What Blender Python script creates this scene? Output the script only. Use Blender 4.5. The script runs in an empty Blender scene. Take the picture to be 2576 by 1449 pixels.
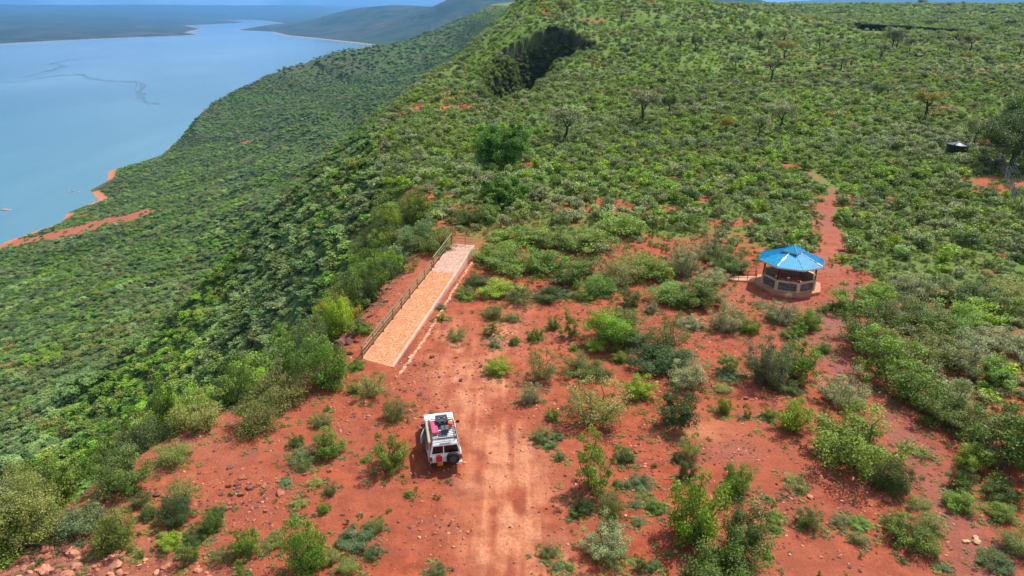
import bpy, bmesh, math, random
import numpy as np
from mathutils import Vector, Matrix
R = math.radians
scene = bpy.context.scene
# ------------------------------------------------------------------ camera, world, sun, exposure
cam_d = bpy.data.cameras.new('camera'); cam = bpy.data.objects.new('camera', cam_d)
scene.collection.objects.link(cam); scene.camera = cam
cam.location = (0, 0, 25.5); cam.rotation_euler = (R(90 - 22.4), 0, 0)
cam_d.sensor_width = 36.0; cam_d.lens = 24.0
cam_d.clip_start = 0.5; cam_d.clip_end = 120000
SUN_AZ, SUN_EL = 48.0, 56.0            # compass-like angle from +Y towards +X, and height
world = bpy.data.worlds.new('World'); scene.world = world; world.use_nodes = True
nt = world.node_tree; nt.nodes.clear()
wo = nt.nodes.new('ShaderNodeOutputWorld'); bg = nt.nodes.new('ShaderNodeBackground')
sky = nt.nodes.new('ShaderNodeTexSky'); sky.sky_type = 'NISHITA'; sky.sun_disc = False
sky.sun_elevation = R(SUN_EL); sky.sun_rotation = R(SUN_AZ); sky.altitude = 1100
sky.air_density = 1.0; sky.dust_density = 4.5; sky.ozone_density = 1.0
# broken white cloud sheets over the whole sky (seen in the lake)
geo = nt.nodes.new('ShaderNodeTexCoord')
sep = nt.nodes.new('ShaderNodeSeparateXYZ'); nt.links.new(geo.outputs['Generated'], sep.inputs[0])
zc = nt.nodes.new('ShaderNodeMath'); zc.operation = 'MAXIMUM'; zc.inputs[1].default_value = 0.03
nt.links.new(sep.outputs[2], zc.inputs[0])
zz = nt.nodes.new('ShaderNodeMath'); zz.operation = 'ADD'; zz.inputs[1].default_value = 0.10
nt.links.new(zc.outputs[0], zz.inputs[0])
dv = nt.nodes.new('ShaderNodeVectorMath'); dv.operation = 'DIVIDE'
cmb = nt.nodes.new('ShaderNodeCombineXYZ')
for i in range(3): nt.links.new(zz.outputs[0], cmb.inputs[i])
nt.links.new(geo.outputs['Generated'], dv.inputs[0]); nt.links.new(cmb.outputs[0], dv.inputs[1])
ns = nt.nodes.new('ShaderNodeTexNoise'); ns.inputs['Scale'].default_value = 0.42; ns.inputs['Detail'].default_value = 5
ns.inputs['Roughness'].default_value = 0.55
nt.links.new(dv.outputs[0], ns.inputs['Vector'])
mr = nt.nodes.new('ShaderNodeMapRange'); mr.inputs[1].default_value = 0.44; mr.inputs[2].default_value = 0.58
mr.inputs[4].default_value = 1.0
nt.links.new(ns.outputs['Fac'], mr.inputs[0])
mx = nt.nodes.new('ShaderNodeMix'); mx.data_type = 'RGBA'; mx.inputs[7].default_value = (7.2, 7.8, 8.6, 1)
nt.links.new(mr.outputs[0], mx.inputs[0]); nt.links.new(sky.outputs[0], mx.inputs[6])
nt.links.new(mx.outputs[2], bg.inputs[0]); bg.inputs[1].default_value = 0.115
nt.links.new(bg.outputs[0], wo.inputs[0])
sun_d = bpy.data.lights.new('sun', 'SUN'); sun = bpy.data.objects.new('sun', sun_d)
scene.collection.objects.link(sun)
sun_d.energy = 5.0; sun_d.angle = R(0.5); sun_d.color = (1.0, 0.955, 0.89)
sdir = Vector((math.sin(R(SUN_AZ)) * math.cos(R(SUN_EL)), math.cos(R(SUN_AZ)) * math.cos(R(SUN_EL)), math.sin(R(SUN_EL))))
sun.rotation_euler = sdir.to_track_quat('Z', 'Y').to_euler(); sun.location = (30, 30, 80)
vs = scene.view_settings; vs.view_transform = 'Standard'; vs.look = 'None'; vs.gamma = 1.0; vs.exposure = 0.25
vs.use_curve_mapping = False
cy = scene.cycles
cy.use_denoising = True; cy.max_bounces = 6; cy.diffuse_bounces = 2; cy.glossy_bounces = 2
cy.transmission_bounces = 2; cy.transparent_max_bounces = 6; cy.volume_bounces = 1
try:
    cy.denoiser = 'OPENIMAGEDENOISE'
except Exception:
    pass
# ------------------------------------------------------------------ the lie of the land (metres; z = 0 at the parked car)
LAKE_Z = -225.0
def _hash(ix, iy, s):
    n = (ix * 374761393 + iy * 668265263 + s * 1442695041) & 0xffffffff
    n = ((n ^ (n >> 13)) * 1274126177) & 0xffffffff
    return ((n ^ (n >> 16)) & 0xffff) / 65535.0
def vnoise(x, y, s=0):
    x0 = np.floor(x); y0 = np.floor(y); fx = x - x0; fy = y - y0
    fx = fx * fx * (3 - 2 * fx); fy = fy * fy * (3 - 2 * fy)
    ix = x0.astype(np.int64); iy = y0.astype(np.int64)
    a = _hash(ix, iy, s); b = _hash(ix + 1, iy, s); c = _hash(ix, iy + 1, s); d = _hash(ix + 1, iy + 1, s)
    return (a + (b - a) * fx) * (1 - fy) + (c + (d - c) * fx) * fy
def fbm(x, y, s=0, o=4):
    v = 0; a = 0.5; f = 1.0
    for k in range(o):
        v = v + a * (vnoise(x * f + 13.7 * k, y * f - 7.3 * k, s + k) - 0.5) * 2; a *= 0.5; f *= 2.03
    return v
def ridged(x, y, s=0, o=4):
    v = 0; a = 0.5; f = 1.0
    for k in range(o):
        v = v + a * (1 - np.abs(vnoise(x * f + 3.1 * k, y * f + 9.2 * k, s + k) - 0.5) * 2.0 * 1.6); a *= 0.5; f *= 2.1
    return v
def sstep(a, b, x):
    t = np.clip((x - a) / (b - a), 0, 1); return t * t * (3 - 2 * t)
def seg_dist(x, y, P):
    """distance to polyline, signed side (+ left of travel), parameter values interpolated from the extra columns of P"""
    best = np.full(x.shape, 1e18); side = np.ones(x.shape); val = np.zeros(x.shape)
    for k in range(len(P) - 1):
        ax, ay = P[k][0], P[k][1]; bx, by = P[k + 1][0], P[k + 1][1]
        dx, dy = bx - ax, by - ay; L = dx * dx + dy * dy
        t = np.clip(((x - ax) * dx + (y - ay) * dy) / L, 0, 1)
        d2 = (x - ax - t * dx) ** 2 + (y - ay - t * dy) ** 2
        m = d2 < best
        cr = dx * (y - ay) - dy * (x - ax)
        best = np.where(m, d2, best); side = np.where(m, np.sign(cr), side)
        if len(P[0]) > 2:
            val = np.where(m, P[k][2] + t * (P[k + 1][2] - P[k][2]), val)
    return np.sqrt(best), side, val
def in_poly(x, y, P):
    ins = np.zeros(x.shape, bool); n = len(P)
    for i in range(n):
        x1, y1 = P[i]; x2, y2 = P[(i + 1) % n]
        if y1 == y2: continue
        c = ((y1 > y) != (y2 > y)) & (x < (x2 - x1) * (y - y1) / (y2 - y1) + x1)
        ins ^= c
    return ins
EDGE = [(-34, -60), (-30, 0), (-25.5, 22), (-22.8, 33), (-20, 39), (-15.5, 43.2), (-13.6, 47), (-11.5, 60), (-9.2, 76), (-12, 92), (-17, 112),
        (-22, 135), (-26, 160), (-27, 190), (-27, 215), (-25, 240), (-15, 290), (-3, 350), (9, 450), (25, 650), (20, 1000), (0, 1500),
        (-60, 2000), (-50, 3000), (60, 4000), (200, 6000)]
CREST = [(-690, 1230, -240), (-640, 1330, -190), (-630, 1430, -160), (-600, 1600, -120), (-542, 1750, -84), (-437, 1850, -66), (-330, 1950, -62), (-150, 2150, -30), (20, 2400, 20)]
CREST2 = [(-800, 2450, -235), (-353, 2600, -91), (-200, 2750, -40), (-78, 3000, 18), (60, 3600, 45)]
CREST3 = [(-3900, 11200, -150), (-3316, 10500, -70), (-2992, 10300, -45), (-2262, 9800, -5), (-1800, 9300, 20), (-1440, 9000, 45), (-1100, 8700, 34), (-860, 8500, 20),
          (-663, 8000, 35), (-400, 7500, 75), (-150, 7000, 190), (600, 6500, 260), (1500, 7000, 250)]
BAREP = [(-601, 695), (-577, 730), (-553, 731), (-533, 735), (-505, 736), (-480, 741), (-447, 739), (-412, 733)]
D_X = [0, 1.5, 5, 12, 22, 40, 80, 130, 260, 420, 500, 560, 600, 1200, 3000]
D_Y = [0, .5, 3.2, 10, 20, 39, 75, 104, 154, 192, 209, 221, 229, 262, 300]
D_Y2 = [0, .3, 2, 6, 13, 28, 66, 98, 148, 184, 200, 212, 221, 262, 300]
HAZE_D = 5.0e-5
LAKE = [[(-3691, 5137), (-3592, 5751), (-3303, 6412), (-3098, 6646), (-2981, 6964), (-3402, 7619), (-3780, 8919), (-4657, 10440), (-4542, 11237), (-4463, 12368), (-5352, 14010), (-5757, 14562), (-5584, 15159), (-5010, 14562), (-3681, 11776), (-3671, 11068), (-3218, 8505), (-3065, 8218), (-2568, 7781), (-2132, 6833), (-1683, 6193), (-1301, 5617), (-934, 5030), (0, 4500), (0, 600), (-9000, 600), (-9000, 6000)]]
GULLY = [(-7, 190), (1, 193), (6, 206), (11, 228), (16, 250), (24, 268), (31, 284), (22, 290), (9, 287), (-1, 281), (-7, 262), (-11, 240), (-11, 212)]
def gully_in(x, y, signed=False):
    x, y = x + fbm(x / 9, y / 9, 91, 3) * 4.5, y + fbm(x / 9, y / 9, 92, 3) * 4.5
    d_ = seg_dist(x, y, GULLY + [GULLY[0]])[0]
    return np.where(in_poly(x, y, GULLY), d_, -d_ if signed else 0.0)
COAST = [(-560, 300), (-560, 640), (-584, 745), (-566, 823), (-585, 868), (-578, 930), (-622, 985), (-628, 1040), (-665, 1114), (-648, 1180), (-640, 1244), (-662, 1330), (-672, 1450), (-650, 1600), (-600, 1740), (-520, 1860), (-440, 1960), (-400, 2100), (-480, 2300), (-700, 2440), (-640, 2600), (-560, 2900), (-700, 3300), (-900, 3800), (-900, 5000)]
C_X = [-3000, -200, 0, 12, 40, 110, 250, 500, 900, 1400, 4000]
C_Y = [-60, -20, -.3, 2.0, 8, 24, 62, 135, 260, 500, 3000]
def terrain_z(x, y):
    x = np.asarray(x, float); y = np.asarray(y, float)
    zp = np.interp(y, [-100, 150, 312, 600, 950, 1500, 4000, 9000], [0, 0, 4, 14, 26, 28, 30, 20])
    far = sstep(100, 500, y)
    zp = zp + fbm(x / 21, y / 21, 13, 4) * 3.6 * sstep(190, 270, y) * (1 - sstep(60, 120, x))
    zp = zp + fbm(x / 60, y / 60, 11, 4) * (0.25 + 3.0 * far) * 0.7 + fbm(x / 9, y / 9, 5, 3) * 0.10
    hx = np.where(x < 40, 95.0, 150.0)
    hill = 25 * np.exp(-((x - 40) / hx) ** 2 - ((y - 480) / 165) ** 2)
    d, sd, _ = seg_dist(x, y, EDGE)
    left = np.where(sd > 0, d, 0.0)
    b = sstep(130, 200, y)
    wig = 1 + 0.0 * x
    drop = np.interp(left, D_X, D_Y) * (1 - b) + np.interp(left, D_X, D_Y2) * b
    hillf = 1 - sstep(20, 160, left)
    sl = sstep(25, 120, left)
    gul = (ridged(x / 210 + 0.4 * y / 210, (y - 0.35 * x) / 150, 21, 4) - 0.45) * 31 * sl * (1 - sstep(480, 700, left) * 0.85)
    gul = gul + fbm(x / 35, y / 35, 31, 3) * 3.2 * sl
    gul = gul + fbm(x / 330 + .3, y / 240, 23, 3) * 26 * sstep(60, 260, left) * (1 - sstep(430, 620, left)) * (1 - sstep(1000, 1400, y))
    z = zp * (0.4 + 0.6 * hillf) + hill * hillf - drop + gul
    # the ravine with a shaded rock wall, and the stone knoll behind it
    dg = gully_in(x, y)
    z = z - 21 * sstep(0, 8.5, dg) + 9 * np.exp(-((x - 12) / 24) ** 2 - ((y - 305) / 26) ** 2) * (dg <= 0)
    # spurs running down to the lake
    for C, sl_ in ((CREST, 0.36), (CREST2, 0.40)):
        dc, _, cz = seg_dist(x, y, C)
        k = cz - sl_ * np.sqrt(dc * dc + 60.0 ** 2) + sl_ * 60 + fbm(x / 260, y / 260, 41, 4) * 22 * sstep(0, 250, dc) + gul * 0.5
        h = np.clip((k - z) / 18, -40, 40)
        z = np.where(y > 900, z + 18 * np.log1p(np.exp(h)), z)
    dk, sk, _ = seg_dist(x, y, COAST); ck = np.where(sk < 0, dk, -dk) + fbm(x / 45, y / 45, 95, 3) * 9 * sstep(0, 60, dk)
    lim = LAKE_Z + np.interp(ck, C_X, C_Y) * np.where(ck > 0, 1 + 4.5 * sstep(1230, 1400, y), 1)
    z = np.where((x < -150), np.minimum(z, lim), z)
    z = np.where((ck > 0) & (y < 1300) & (y > 350) & (x < -400), np.maximum(z, LAKE_Z + np.minimum(ck * .16, 4.0)), z)
    # far lands beyond the lake
    m = y > 3800
    lk = in_poly(x, y, LAKE[0])
    dl, _, _ = seg_dist(x, y, LAKE[0] + [LAKE[0][0]])
    west = sstep(-1500, -3500, x + (y - 9000) * 0.15) if False else np.clip((-x - 2600 - (y - 7000) * 0.12) / 3000, 0, 1)
    rise = np.minimum(dl * 0.02, 14) + np.clip(dl - 300, 0, 9000) * (0.006 + 0.024 * west)
    zf = LAKE_Z + 1.5 + rise + (fbm(x / 1500, y / 1500, 51, 5) * 30 + 6) * sstep(200, 2500, dl) * (0.25 + west)
    dc, _, cz = seg_dist(x, y, CREST3)
    km = LAKE_Z + sstep(50, 1500, dl) * (cz - LAKE_Z) * np.exp(-(dc / 1500) ** 1.35) + (ridged(x / 900, y / 900, 61, 5) - 0.5) * 190 * np.exp(-((dc - 900) / 900) ** 2) * sstep(60, 500, dc) * sstep(200, 2200, dl)
    zf = np.maximum(zf, km)
    mt = np.exp(-((y - 36000) / 4000) ** 2) * (180 + 420 * np.clip(fbm(x / 9000, y / 9000, 71, 4) + .3, 0, 1)) * sstep(-30000, -12000, x)
    mr_ = np.exp(-((y - 15000) / 2500) ** 2) * sstep(3000, 7500, x) * (560 + 260 * fbm(x / 2500, y / 2500, 81, 4))
    zf = np.maximum(zf, LAKE_Z + mt); zf = np.maximum(zf, LAKE_Z + mr_)
    zf = np.where(lk & (dl > 0), LAKE_Z - np.minimum(dl * 0.05, 30) - 0.5, zf)
    east = sstep(-1500, -300, x - (y - 4000) * 0.05)
    w = sstep(3600, 5200, y)
    z = z * (1 - w) + zf * w
    off = sstep(-1000, -1300, x) * (1 - w)          # open water left of the near shore
    z = z * (1 - off) + (LAKE_Z - 30) * off
    # the levelled ground by the walkway drops a little towards its far end
    return z
# ------------------------------------------------------------------ helpers
col = scene.collection
def put(o, parent=None):
    col.objects.link(o)
    if parent is not None: o.parent = parent
    return o
def mesh_np(name, verts, faces, nper=4):
    me = bpy.data.meshes.new(name)
    verts = np.asarray(verts, np.float32); faces = np.asarray(faces, np.int32)
    me.vertices.add(len(verts)); me.vertices.foreach_set('co', verts.ravel())
    me.loops.add(faces.size); me.loops.foreach_set('vertex_index', faces.ravel())
    me.polygons.add(len(faces)); me.polygons.foreach_set('loop_start', np.arange(len(faces), dtype=np.int32) * nper)
    try: me.polygons.foreach_set('loop_total', np.full(len(faces), nper, np.int32))
    except Exception: pass
    me.update(calc_edges=True); return me
def attr(me, name, data):
    a = me.attributes.new(name, 'FLOAT', 'POINT'); a.data.foreach_set('value', np.asarray(data, np.float32).ravel())
def cattr(me, name, data):
    a = me.attributes.new(name, 'FLOAT_COLOR', 'POINT'); a.data.foreach_set('color', np.asarray(data, np.float32).ravel())
class NT:
    def __init__(s, name):
        s.m = bpy.data.materials.new(name); s.m.use_nodes = True; s.t = s.m.node_tree; s.t.nodes.clear()
        s.out = s.t.nodes.new('ShaderNodeOutputMaterial')
    def n(s, typ, ins=None, **kw):
        nd = s.t.nodes.new(typ)
        for k, v in kw.items(): setattr(nd, k, v)
        for k, v in (ins or {}).items():
            if isinstance(v, bpy.types.NodeSocket): s.t.links.new(v, nd.inputs[k])
            else: nd.inputs[k].default_value = v
        return nd
    def noise(s, vec, scale, detail=4, rough=.55, dist=0):
        return s.n('ShaderNodeTexNoise', {'Vector': vec, 'Scale': scale, 'Detail': detail, 'Roughness': rough, 'Distortion': dist}).outputs['Fac']
    def rng(s, v, a, b, c=0., d=1.):
        return s.n('ShaderNodeMapRange', {0: v, 1: a, 2: b, 3: c, 4: d}, interpolation_type='SMOOTHSTEP').outputs[0]
    def math(s, op, a, b=0.):
        return s.n('ShaderNodeMath', {0: a, 1: b}, operation=op).outputs[0]
    def mix(s, f, a, b, bt='MIX'):
        return s.n('ShaderNodeMix', {0: f, 6: a, 7: b}, data_type='RGBA', blend_type=bt).outputs[2]
    def at(s, name): return s.n('ShaderNodeAttribute', attribute_name=name).outputs['Fac']
    def bump(s, h, strength, dist, normal=None):
        ins = {'Height': h, 'Strength': strength, 'Distance': dist}
        if normal is not None: ins['Normal'] = normal
        return s.n('ShaderNodeBump', ins).outputs[0]
    def bsdf(s, colr, rough=.8, normal=None, **kw):
        ins = {'Base Color': colr, 'Roughness': rough}
        if normal is not None: ins['Normal'] = normal
        ins.update(kw)
        b = s.n('ShaderNodeBsdfPrincipled', ins)
        s.t.links.new(b.outputs[0], s.out.inputs[0]); return s.m
def C4(r, g, b): return (r, g, b, 1)

# ------------------------------------------------------------------ masks of the plateau floor
TRACK = [(0.5, 10), (-1.0, 26), (-0.7, 31), (-2.5, 38), (-4.5, 46), (-5.6, 52)]
ROAD2 = [(2.4, 8), (1.6, 26), (0.2, 36), (-1.5, 46), (0.5, 58)]
PATHR = [(22.5, 16), (23.3, 24), (23.7, 27.3), (24.3, 32.8), (25.4, 38.6), (25.5, 43.8), (25.2, 49.5), (28.3, 54), (31.5, 58.5), (33.3, 64), (33, 69), (37.5, 75), (40, 83.7), (48, 100), (49, 112)]
GULLYP = [(10.5, 31), (12, 36.5), (13.5, 30), (17, 27)]
def soil_masks(x, y):
    n1 = fbm(x / 3.1, y / 3.1, 101, 4); n2 = fbm(x / 1.1, y / 1.1, 111, 3); n3 = fbm(x / 12, y / 12, 121, 4)
    dT, _, _ = seg_dist(x, y, TRACK); dR, _, _ = seg_dist(x, y, ROAD2); dP, _, _ = seg_dist(x, y, PATHR)
    dE, sE, _ = seg_dist(x, y, EDGE)
    rut = fbm(x / .45, y / 5.0, 191, 3)
    pale = np.exp(-(dT / 1.9) ** 2) * (.38 + 1.3 * n1 + .8 * n2 + 1.1 * rut) + np.exp(-(dR / 1.6) ** 2) * (.22 + 1.0 * n1 + .9 * rut)
    pale = pale + .5 * np.exp(-((x - 12.2) / 2.2) ** 2 - ((y - 37.6) / 1.3) ** 2) + .28 * np.clip(n3 + .1, 0, 1)
    pale = pale + .9 * np.exp(-((x - 1.6) / 1.3) ** 2 - ((y - 29.5) / 2.2) ** 2) * (.4 + n2) + .6 * np.exp(-((x + 22) / 4) ** 2 - ((y - 26) / 3.5) ** 2) * (.5 + n2)
    grav = np.exp(-(dP / 1.7) ** 2) * (.62 + .9 * n1) + np.exp(-(((x - 31) / 7) ** 2 + ((y - 56) / 4) ** 2)) * (.5 + .7 * n1) + .35 * np.clip(fbm(x / 5, y / 5, 131, 3), 0, 1) + .6 * np.exp(-((x - 13.6) / 1.8) ** 2 - ((y - 35.2) / 1.2) ** 2)
    # how much of the floor is open soil rather than grass and litter under the scrub
    clear = 1 - sstep(58, 92, y + n3 * 14) * .80
    clear = clear * (1 - sstep(27, 36, x + n3 * 5 - (y - 50) * .05) * sstep(34, 50, y) * .65)
    clear = np.maximum(clear, np.exp(-(dP / (1.7 + 2.6 * n3 + 1.5 * n1 + (y < 60) * .5).clip(.4)) ** 2) * (.95 - .35 * sstep(85, 105, y)))
    clear = np.maximum(clear, sstep(.12, .42, fbm(x / 7, y / 6, 145, 4)) * sstep(10, 20, x) * (1 - sstep(52, 62, x)) * (1 - sstep(92, 112, y)) * .9)
    clear = np.maximum(clear, sstep(.24, .6, fbm(x / 16, y / 9, 141, 5) + .3 * n2 + .25 * n1 - .10 * sstep(150, 400, y)) * .8)
    bare = clear * (1 - sstep(0, 10, np.where(sE > 0, dE, 0)) * .85)
    rock = np.where(sE > 0, sstep(.3, 4, dE) * (1 - sstep(14, 30, dE)), 0) * (1 - sstep(110, 160, y) * .5) + sstep(-3, -.5, -dE) * np.where(sE < 0, 1, 0) * (1 - sstep(38, 45, y)) * .6 * sstep(-.1, .4, n1)
    rw = sstep(.5, 3, gully_in(x, y)) * .9
    bare = np.maximum(bare, rw); rock = rock + rw
    rock = rock + np.exp(-((x + 23) / 5) ** 2 - ((y - 25) / 3) ** 2)
    return np.clip(pale, 0, 1), np.clip(grav, 0, 1), np.clip(bare, 0, 1), np.clip(rock, 0, 1)

def polar_sheet(name, rs, azs):
    rr, aa = np.meshgrid(rs, azs, indexing='ij')
    x = rr * np.sin(aa); y = rr * np.cos(aa); z = terrain_z(x, y)
    n, m = rr.shape
    idx = np.arange(n * m).reshape(n, m)
    f = np.stack([idx[:-1, :-1], idx[:-1, 1:], idx[1:, 1:], idx[1:, :-1]], -1).reshape(-1, 4)[:, ::-1]
    me = mesh_np(name, np.stack([x, y, z], -1).reshape(-1, 3), f)
    me.polygons.foreach_set('use_smooth', np.ones(len(me.polygons), bool))
    return me, x.ravel(), y.ravel(), z.ravel()
az_f = np.radians(np.concatenate([np.arange(-180, -52, 4), np.arange(-52, 52, .16), np.arange(52, 181, 4)]))
r1 = np.concatenate([[.05, 3, 8], np.geomspace(14, 130, 330), np.geomspace(131, 3700, 420)])
az_f[0] = -math.pi; az_f = np.append(az_f, math.pi) if az_f[-1] < math.pi - 1e-6 else az_f
me, gx, gy, gz = polar_sheet('ground', r1, az_f)
pale, grav, bare, rock = soil_masks(gx, gy)
# red bare ground down by the lake shore
dB, _, _ = seg_dist(gx, gy, BAREP)
bl = 1 - sstep(11, 21, dB + fbm(gx / 26, gy / 26, 151, 5) * 26)
shore = (1 - sstep(.3, 3.5, gz - LAKE_Z)) * (gy > 400) * sstep(-.25, .1, fbm(gx / 60, gy / 60, 161, 3))
scar = sstep(.52, .62, fbm(gx / 70, gy / 40, 171, 5)) * sstep(60, 90, -gx) * (gy < 3000) * .8
bare = np.where(gx < -40, np.maximum(bare * 0, np.maximum(np.maximum(bl, shore), scar)), bare)
pale = np.where(gx < -40, np.maximum(shore * .9, bl * .25), pale)
low = sstep(-1.5, -14, gz)
cliff = sstep(-3.2, -1.2, gully_in(gx, gy, True))  # where the ravine's shade is painted onto the ground
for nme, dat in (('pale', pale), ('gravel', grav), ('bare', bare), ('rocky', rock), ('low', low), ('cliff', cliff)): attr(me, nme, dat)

def ground_mat():
    s = NT('laterite_and_grass'); P = s.n('ShaderNodeNewGeometry').outputs['Position']
    n_big = s.noise(P, .09, 4); n_mid = s.noise(P, .9, 6, .65); n_fin = s.noise(P, 5.5, 6, .7); n_gr = s.noise(P, 22, 3, .7)
    red = s.mix(s.rng(n_mid, .34, .66), C4(.26, .055, .026), C4(.46, .110, .046))
    red = s.mix(s.rng(n_big, .35, .65, 0, .6), red, C4(.36, .105, .058))
    red = s.mix(s.rng(n_fin, .42, .72, 0, .42), red, C4(.23, .052, .030))
    red = s.mix(s.rng(n_gr, .60, .72, 0, .5), red, C4(.56, .22, .125))
    pat = s.noise(P, .42, 7, .68, .8)
    red = s.mix(s.rng(pat, .53, .66, 0, .62), red, s.mix(s.rng(n_gr, .4, .6), C4(.15, .048, .036), C4(.30, .10, .07)))
    red = s.mix(s.rng(pat, .40, .28, 0, .45), red, C4(.50, .17, .085))
    v2 = s.n('ShaderNodeTexVoronoi', {'Vector': P, 'Scale': 9.0, 'Randomness': 1.0})
    k2 = s.n('ShaderNodeSeparateColor', {0: v2.outputs['Color']})
    d2 = s.math('MULTIPLY', s.rng(v2.outputs['Distance'], .16, .26, 1, 0), s.rng(s.math('ADD', k2.outputs[0], s.math('SUBTRACT', pat, .5)), .58, .66))
    red = s.mix(s.math('MULTIPLY', d2, .8), red, s.mix(k2.outputs[1], C4(.09, .038, .032), C4(.42, .17, .10)))
    palec = s.mix(s.rng(n_fin, .35, .65), C4(.58, .21, .095), C4(.72, .35, .19))
    f = s.math('MULTIPLY', s.at('pale'), s.rng(n_mid, .25, .6, .25, .8))
    red = s.mix(f, red, palec)
    gv = s.mix(s.rng(n_gr, .4, .6), C4(.17, .075, .065), C4(.34, .155, .12))
    red = s.mix(s.math('MULTIPLY', s.at('gravel'), s.rng(n_fin, .3, .62, .25, .9)), red, gv)
    # scattered grit: small dark and light stones
    vo = s.n('ShaderNodeTexVoronoi', {'Vector': P, 'Scale': 4.2, 'Randomness': 1.0})
    dot = s.rng(vo.outputs['Distance'], .10, .17, 1, 0)
    keep = s.rng(s.n('ShaderNodeSeparateColor', {0: vo.outputs['Color']}).outputs[0], .60, .64)
    stonec = s.mix(s.n('ShaderNodeSeparateColor', {0: vo.outputs['Color']}).outputs[1], C4(.13, .055, .05), C4(.50, .24, .17))
    red = s.mix(s.math('MULTIPLY', dot, keep), red, stonec)
    rk = s.mix(s.rng(s.noise(P, 1.6, 8, .7, .6), .38, .62), C4(.10, .040, .030), C4(.36, .15, .10))
    red = s.mix(s.at('rocky'), red, rk)
    grass = s.mix(s.rng(n_mid, .3, .7), C4(.085, .145, .024), C4(.165, .225, .045))
    grass = s.mix(s.rng(n_fin, .45, .7, 0, .7), grass, C4(.145, .130, .055))
    grass = s.mix(s.rng(n_big, .4, .62, 0, .7), grass, C4(.11, .20, .035))
    forest = s.mix(s.rng(s.noise(P, .16, 5, .6), .35, .65), C4(.035, .075, .012), C4(.08, .135, .026))
    forest = s.mix(s.rng(s.noise(P, .012, 4, .6), .4, .62, 0, .7), forest, C4(.085, .085, .045))
    grass = s.mix(s.at('low'), grass, forest)
    edge = s.math('ADD', s.at('bare'), s.math('MULTIPLY', s.math('SUBTRACT', n_fin, .5), .9))
    edge = s.rng(edge, .35, .6)
    c = s.mix(edge, grass, red)
    c = s.mix(s.at('cliff'), c, s.mix(s.rng(s.noise(P, .5, 8, .7, .6), .38, .62), C4(.012, .022, .009), C4(.05, .055, .03)))  # near-black tones put the shade of the ravine wall into the colour
    bn = s.bump(s.math('ADD', s.math('MULTIPLY', n_fin, .6), s.math('MULTIPLY', n_mid, .8)), .55, .22)
    bn = s.bump(s.math('ADD', n_gr, s.math('MULTIPLY', dot, keep)), .5, .05, bn)
    return s.bsdf(c, .95, bn, **{'Specular IOR Level': .15})
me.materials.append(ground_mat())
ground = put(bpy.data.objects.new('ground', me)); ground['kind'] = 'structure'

# far shores, plain and mountains
r2 = np.concatenate([[r1[-1]], np.geomspace(3745, 45000, 330)])
me2, hx, hy, hz = polar_sheet('hills', r2, az_f)
dl, _, _ = seg_dist(hx, hy, LAKE[0] + [LAKE[0][0]])
attr(me2, 'beach', (1 - sstep(6, 40, dl)) * (hz > LAKE_Z - 2))
s = NT('far_woodland'); P = s.n('ShaderNodeNewGeometry').outputs['Position']
c = s.mix(s.rng(s.noise(P, .004, 6, .65), .35, .65), C4(.020, .045, .015), C4(.075, .085, .035))
c = s.mix(s.rng(s.noise(P, .03, 5, .7), .4, .6, 0, .5), c, C4(.015, .03, .012))
c = s.mix(s.rng(s.noise(P, .0012, 5, .6), .58, .72, 0, .6), c, C4(.20, .10, .06))
c = s.mix(s.at('beach'), c, C4(.40, .28, .23))
me2.materials.append(s.bsdf(c, .95, s.bump(s.noise(P, .02, 6, .7), 1.0, 14.0), **{'Specular IOR Level': .1}))
hills = put(bpy.data.objects.new('hills', me2)); hills['kind'] = 'structure'

# the lake
wr = np.geomspace(2, 45000, 60); wa = np.linspace(0, 2 * math.pi, 97)
rr, aa = np.meshgrid(wr, wa, indexing='ij'); idx = np.arange(rr.size).reshape(rr.shape)
f = np.stack([idx[:-1, :-1], idx[:-1, 1:], idx[1:, 1:], idx[1:, :-1]], -1).reshape(-1, 4)[:, ::-1]
me3 = mesh_np('lake_water', np.stack([rr * np.sin(aa), rr * np.cos(aa), np.full(rr.shape, LAKE_Z)], -1).reshape(-1, 3), f)
s = NT('lake_water'); P = s.n('ShaderNodeNewGeometry').outputs['Position']
st = s.n('ShaderNodeVectorMath', {0: P, 1: (1, .35, 1)}, operation='MULTIPLY').outputs[0]
c = s.mix(s.rng(s.noise(st, .0016, 4, .55, .8), .35, .7), C4(.010, .115, .180), C4(.07, .21, .27))
c = s.mix(s.rng(s.noise(st, .010, 5, .6, 1.), .5, .8, 0, .35), c, C4(.05, .16, .17))
me3.materials.append(s.bsdf(c, .09, s.bump(s.noise(P, .22, 5, .6), .20, 1.0), **{'IOR': 1.33}))
lake = put(bpy.data.objects.new('lake_water', me3)); lake['kind'] = 'structure'

# air
def box_mesh(name, lo, hi):
    v = [(x, y, z) for x in (lo[0], hi[0]) for y in (lo[1], hi[1]) for z in (lo[2], hi[2])]
    f = [(0, 1, 3, 2), (4, 6, 7, 5), (0, 4, 5, 1), (2, 3, 7, 6), (0, 2, 6, 4), (1, 5, 7, 3)]
    me = bpy.data.meshes.new(name); me.from_pydata(v, [], f); me.update(); return me
hm = box_mesh('haze', (-46000, -46000, -330), (46000, 46000, 950))
s = NT('haze_air')
pv = s.n('ShaderNodeVolumePrincipled', {'Color': C4(.19, .51, 1.0), 'Density': HAZE_D, 'Anisotropy': .3})
s.t.links.new(pv.outputs[0], s.out.inputs[1]); hm.materials.append(s.m)
haze = put(bpy.data.objects.new('haze', hm)); haze['kind'] = 'stuff'; haze['label'] = 'pale blue haze in the air over the lake and far hills'
CARX, CARY, CARROT = -4.36, 35.65, 11.4
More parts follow.
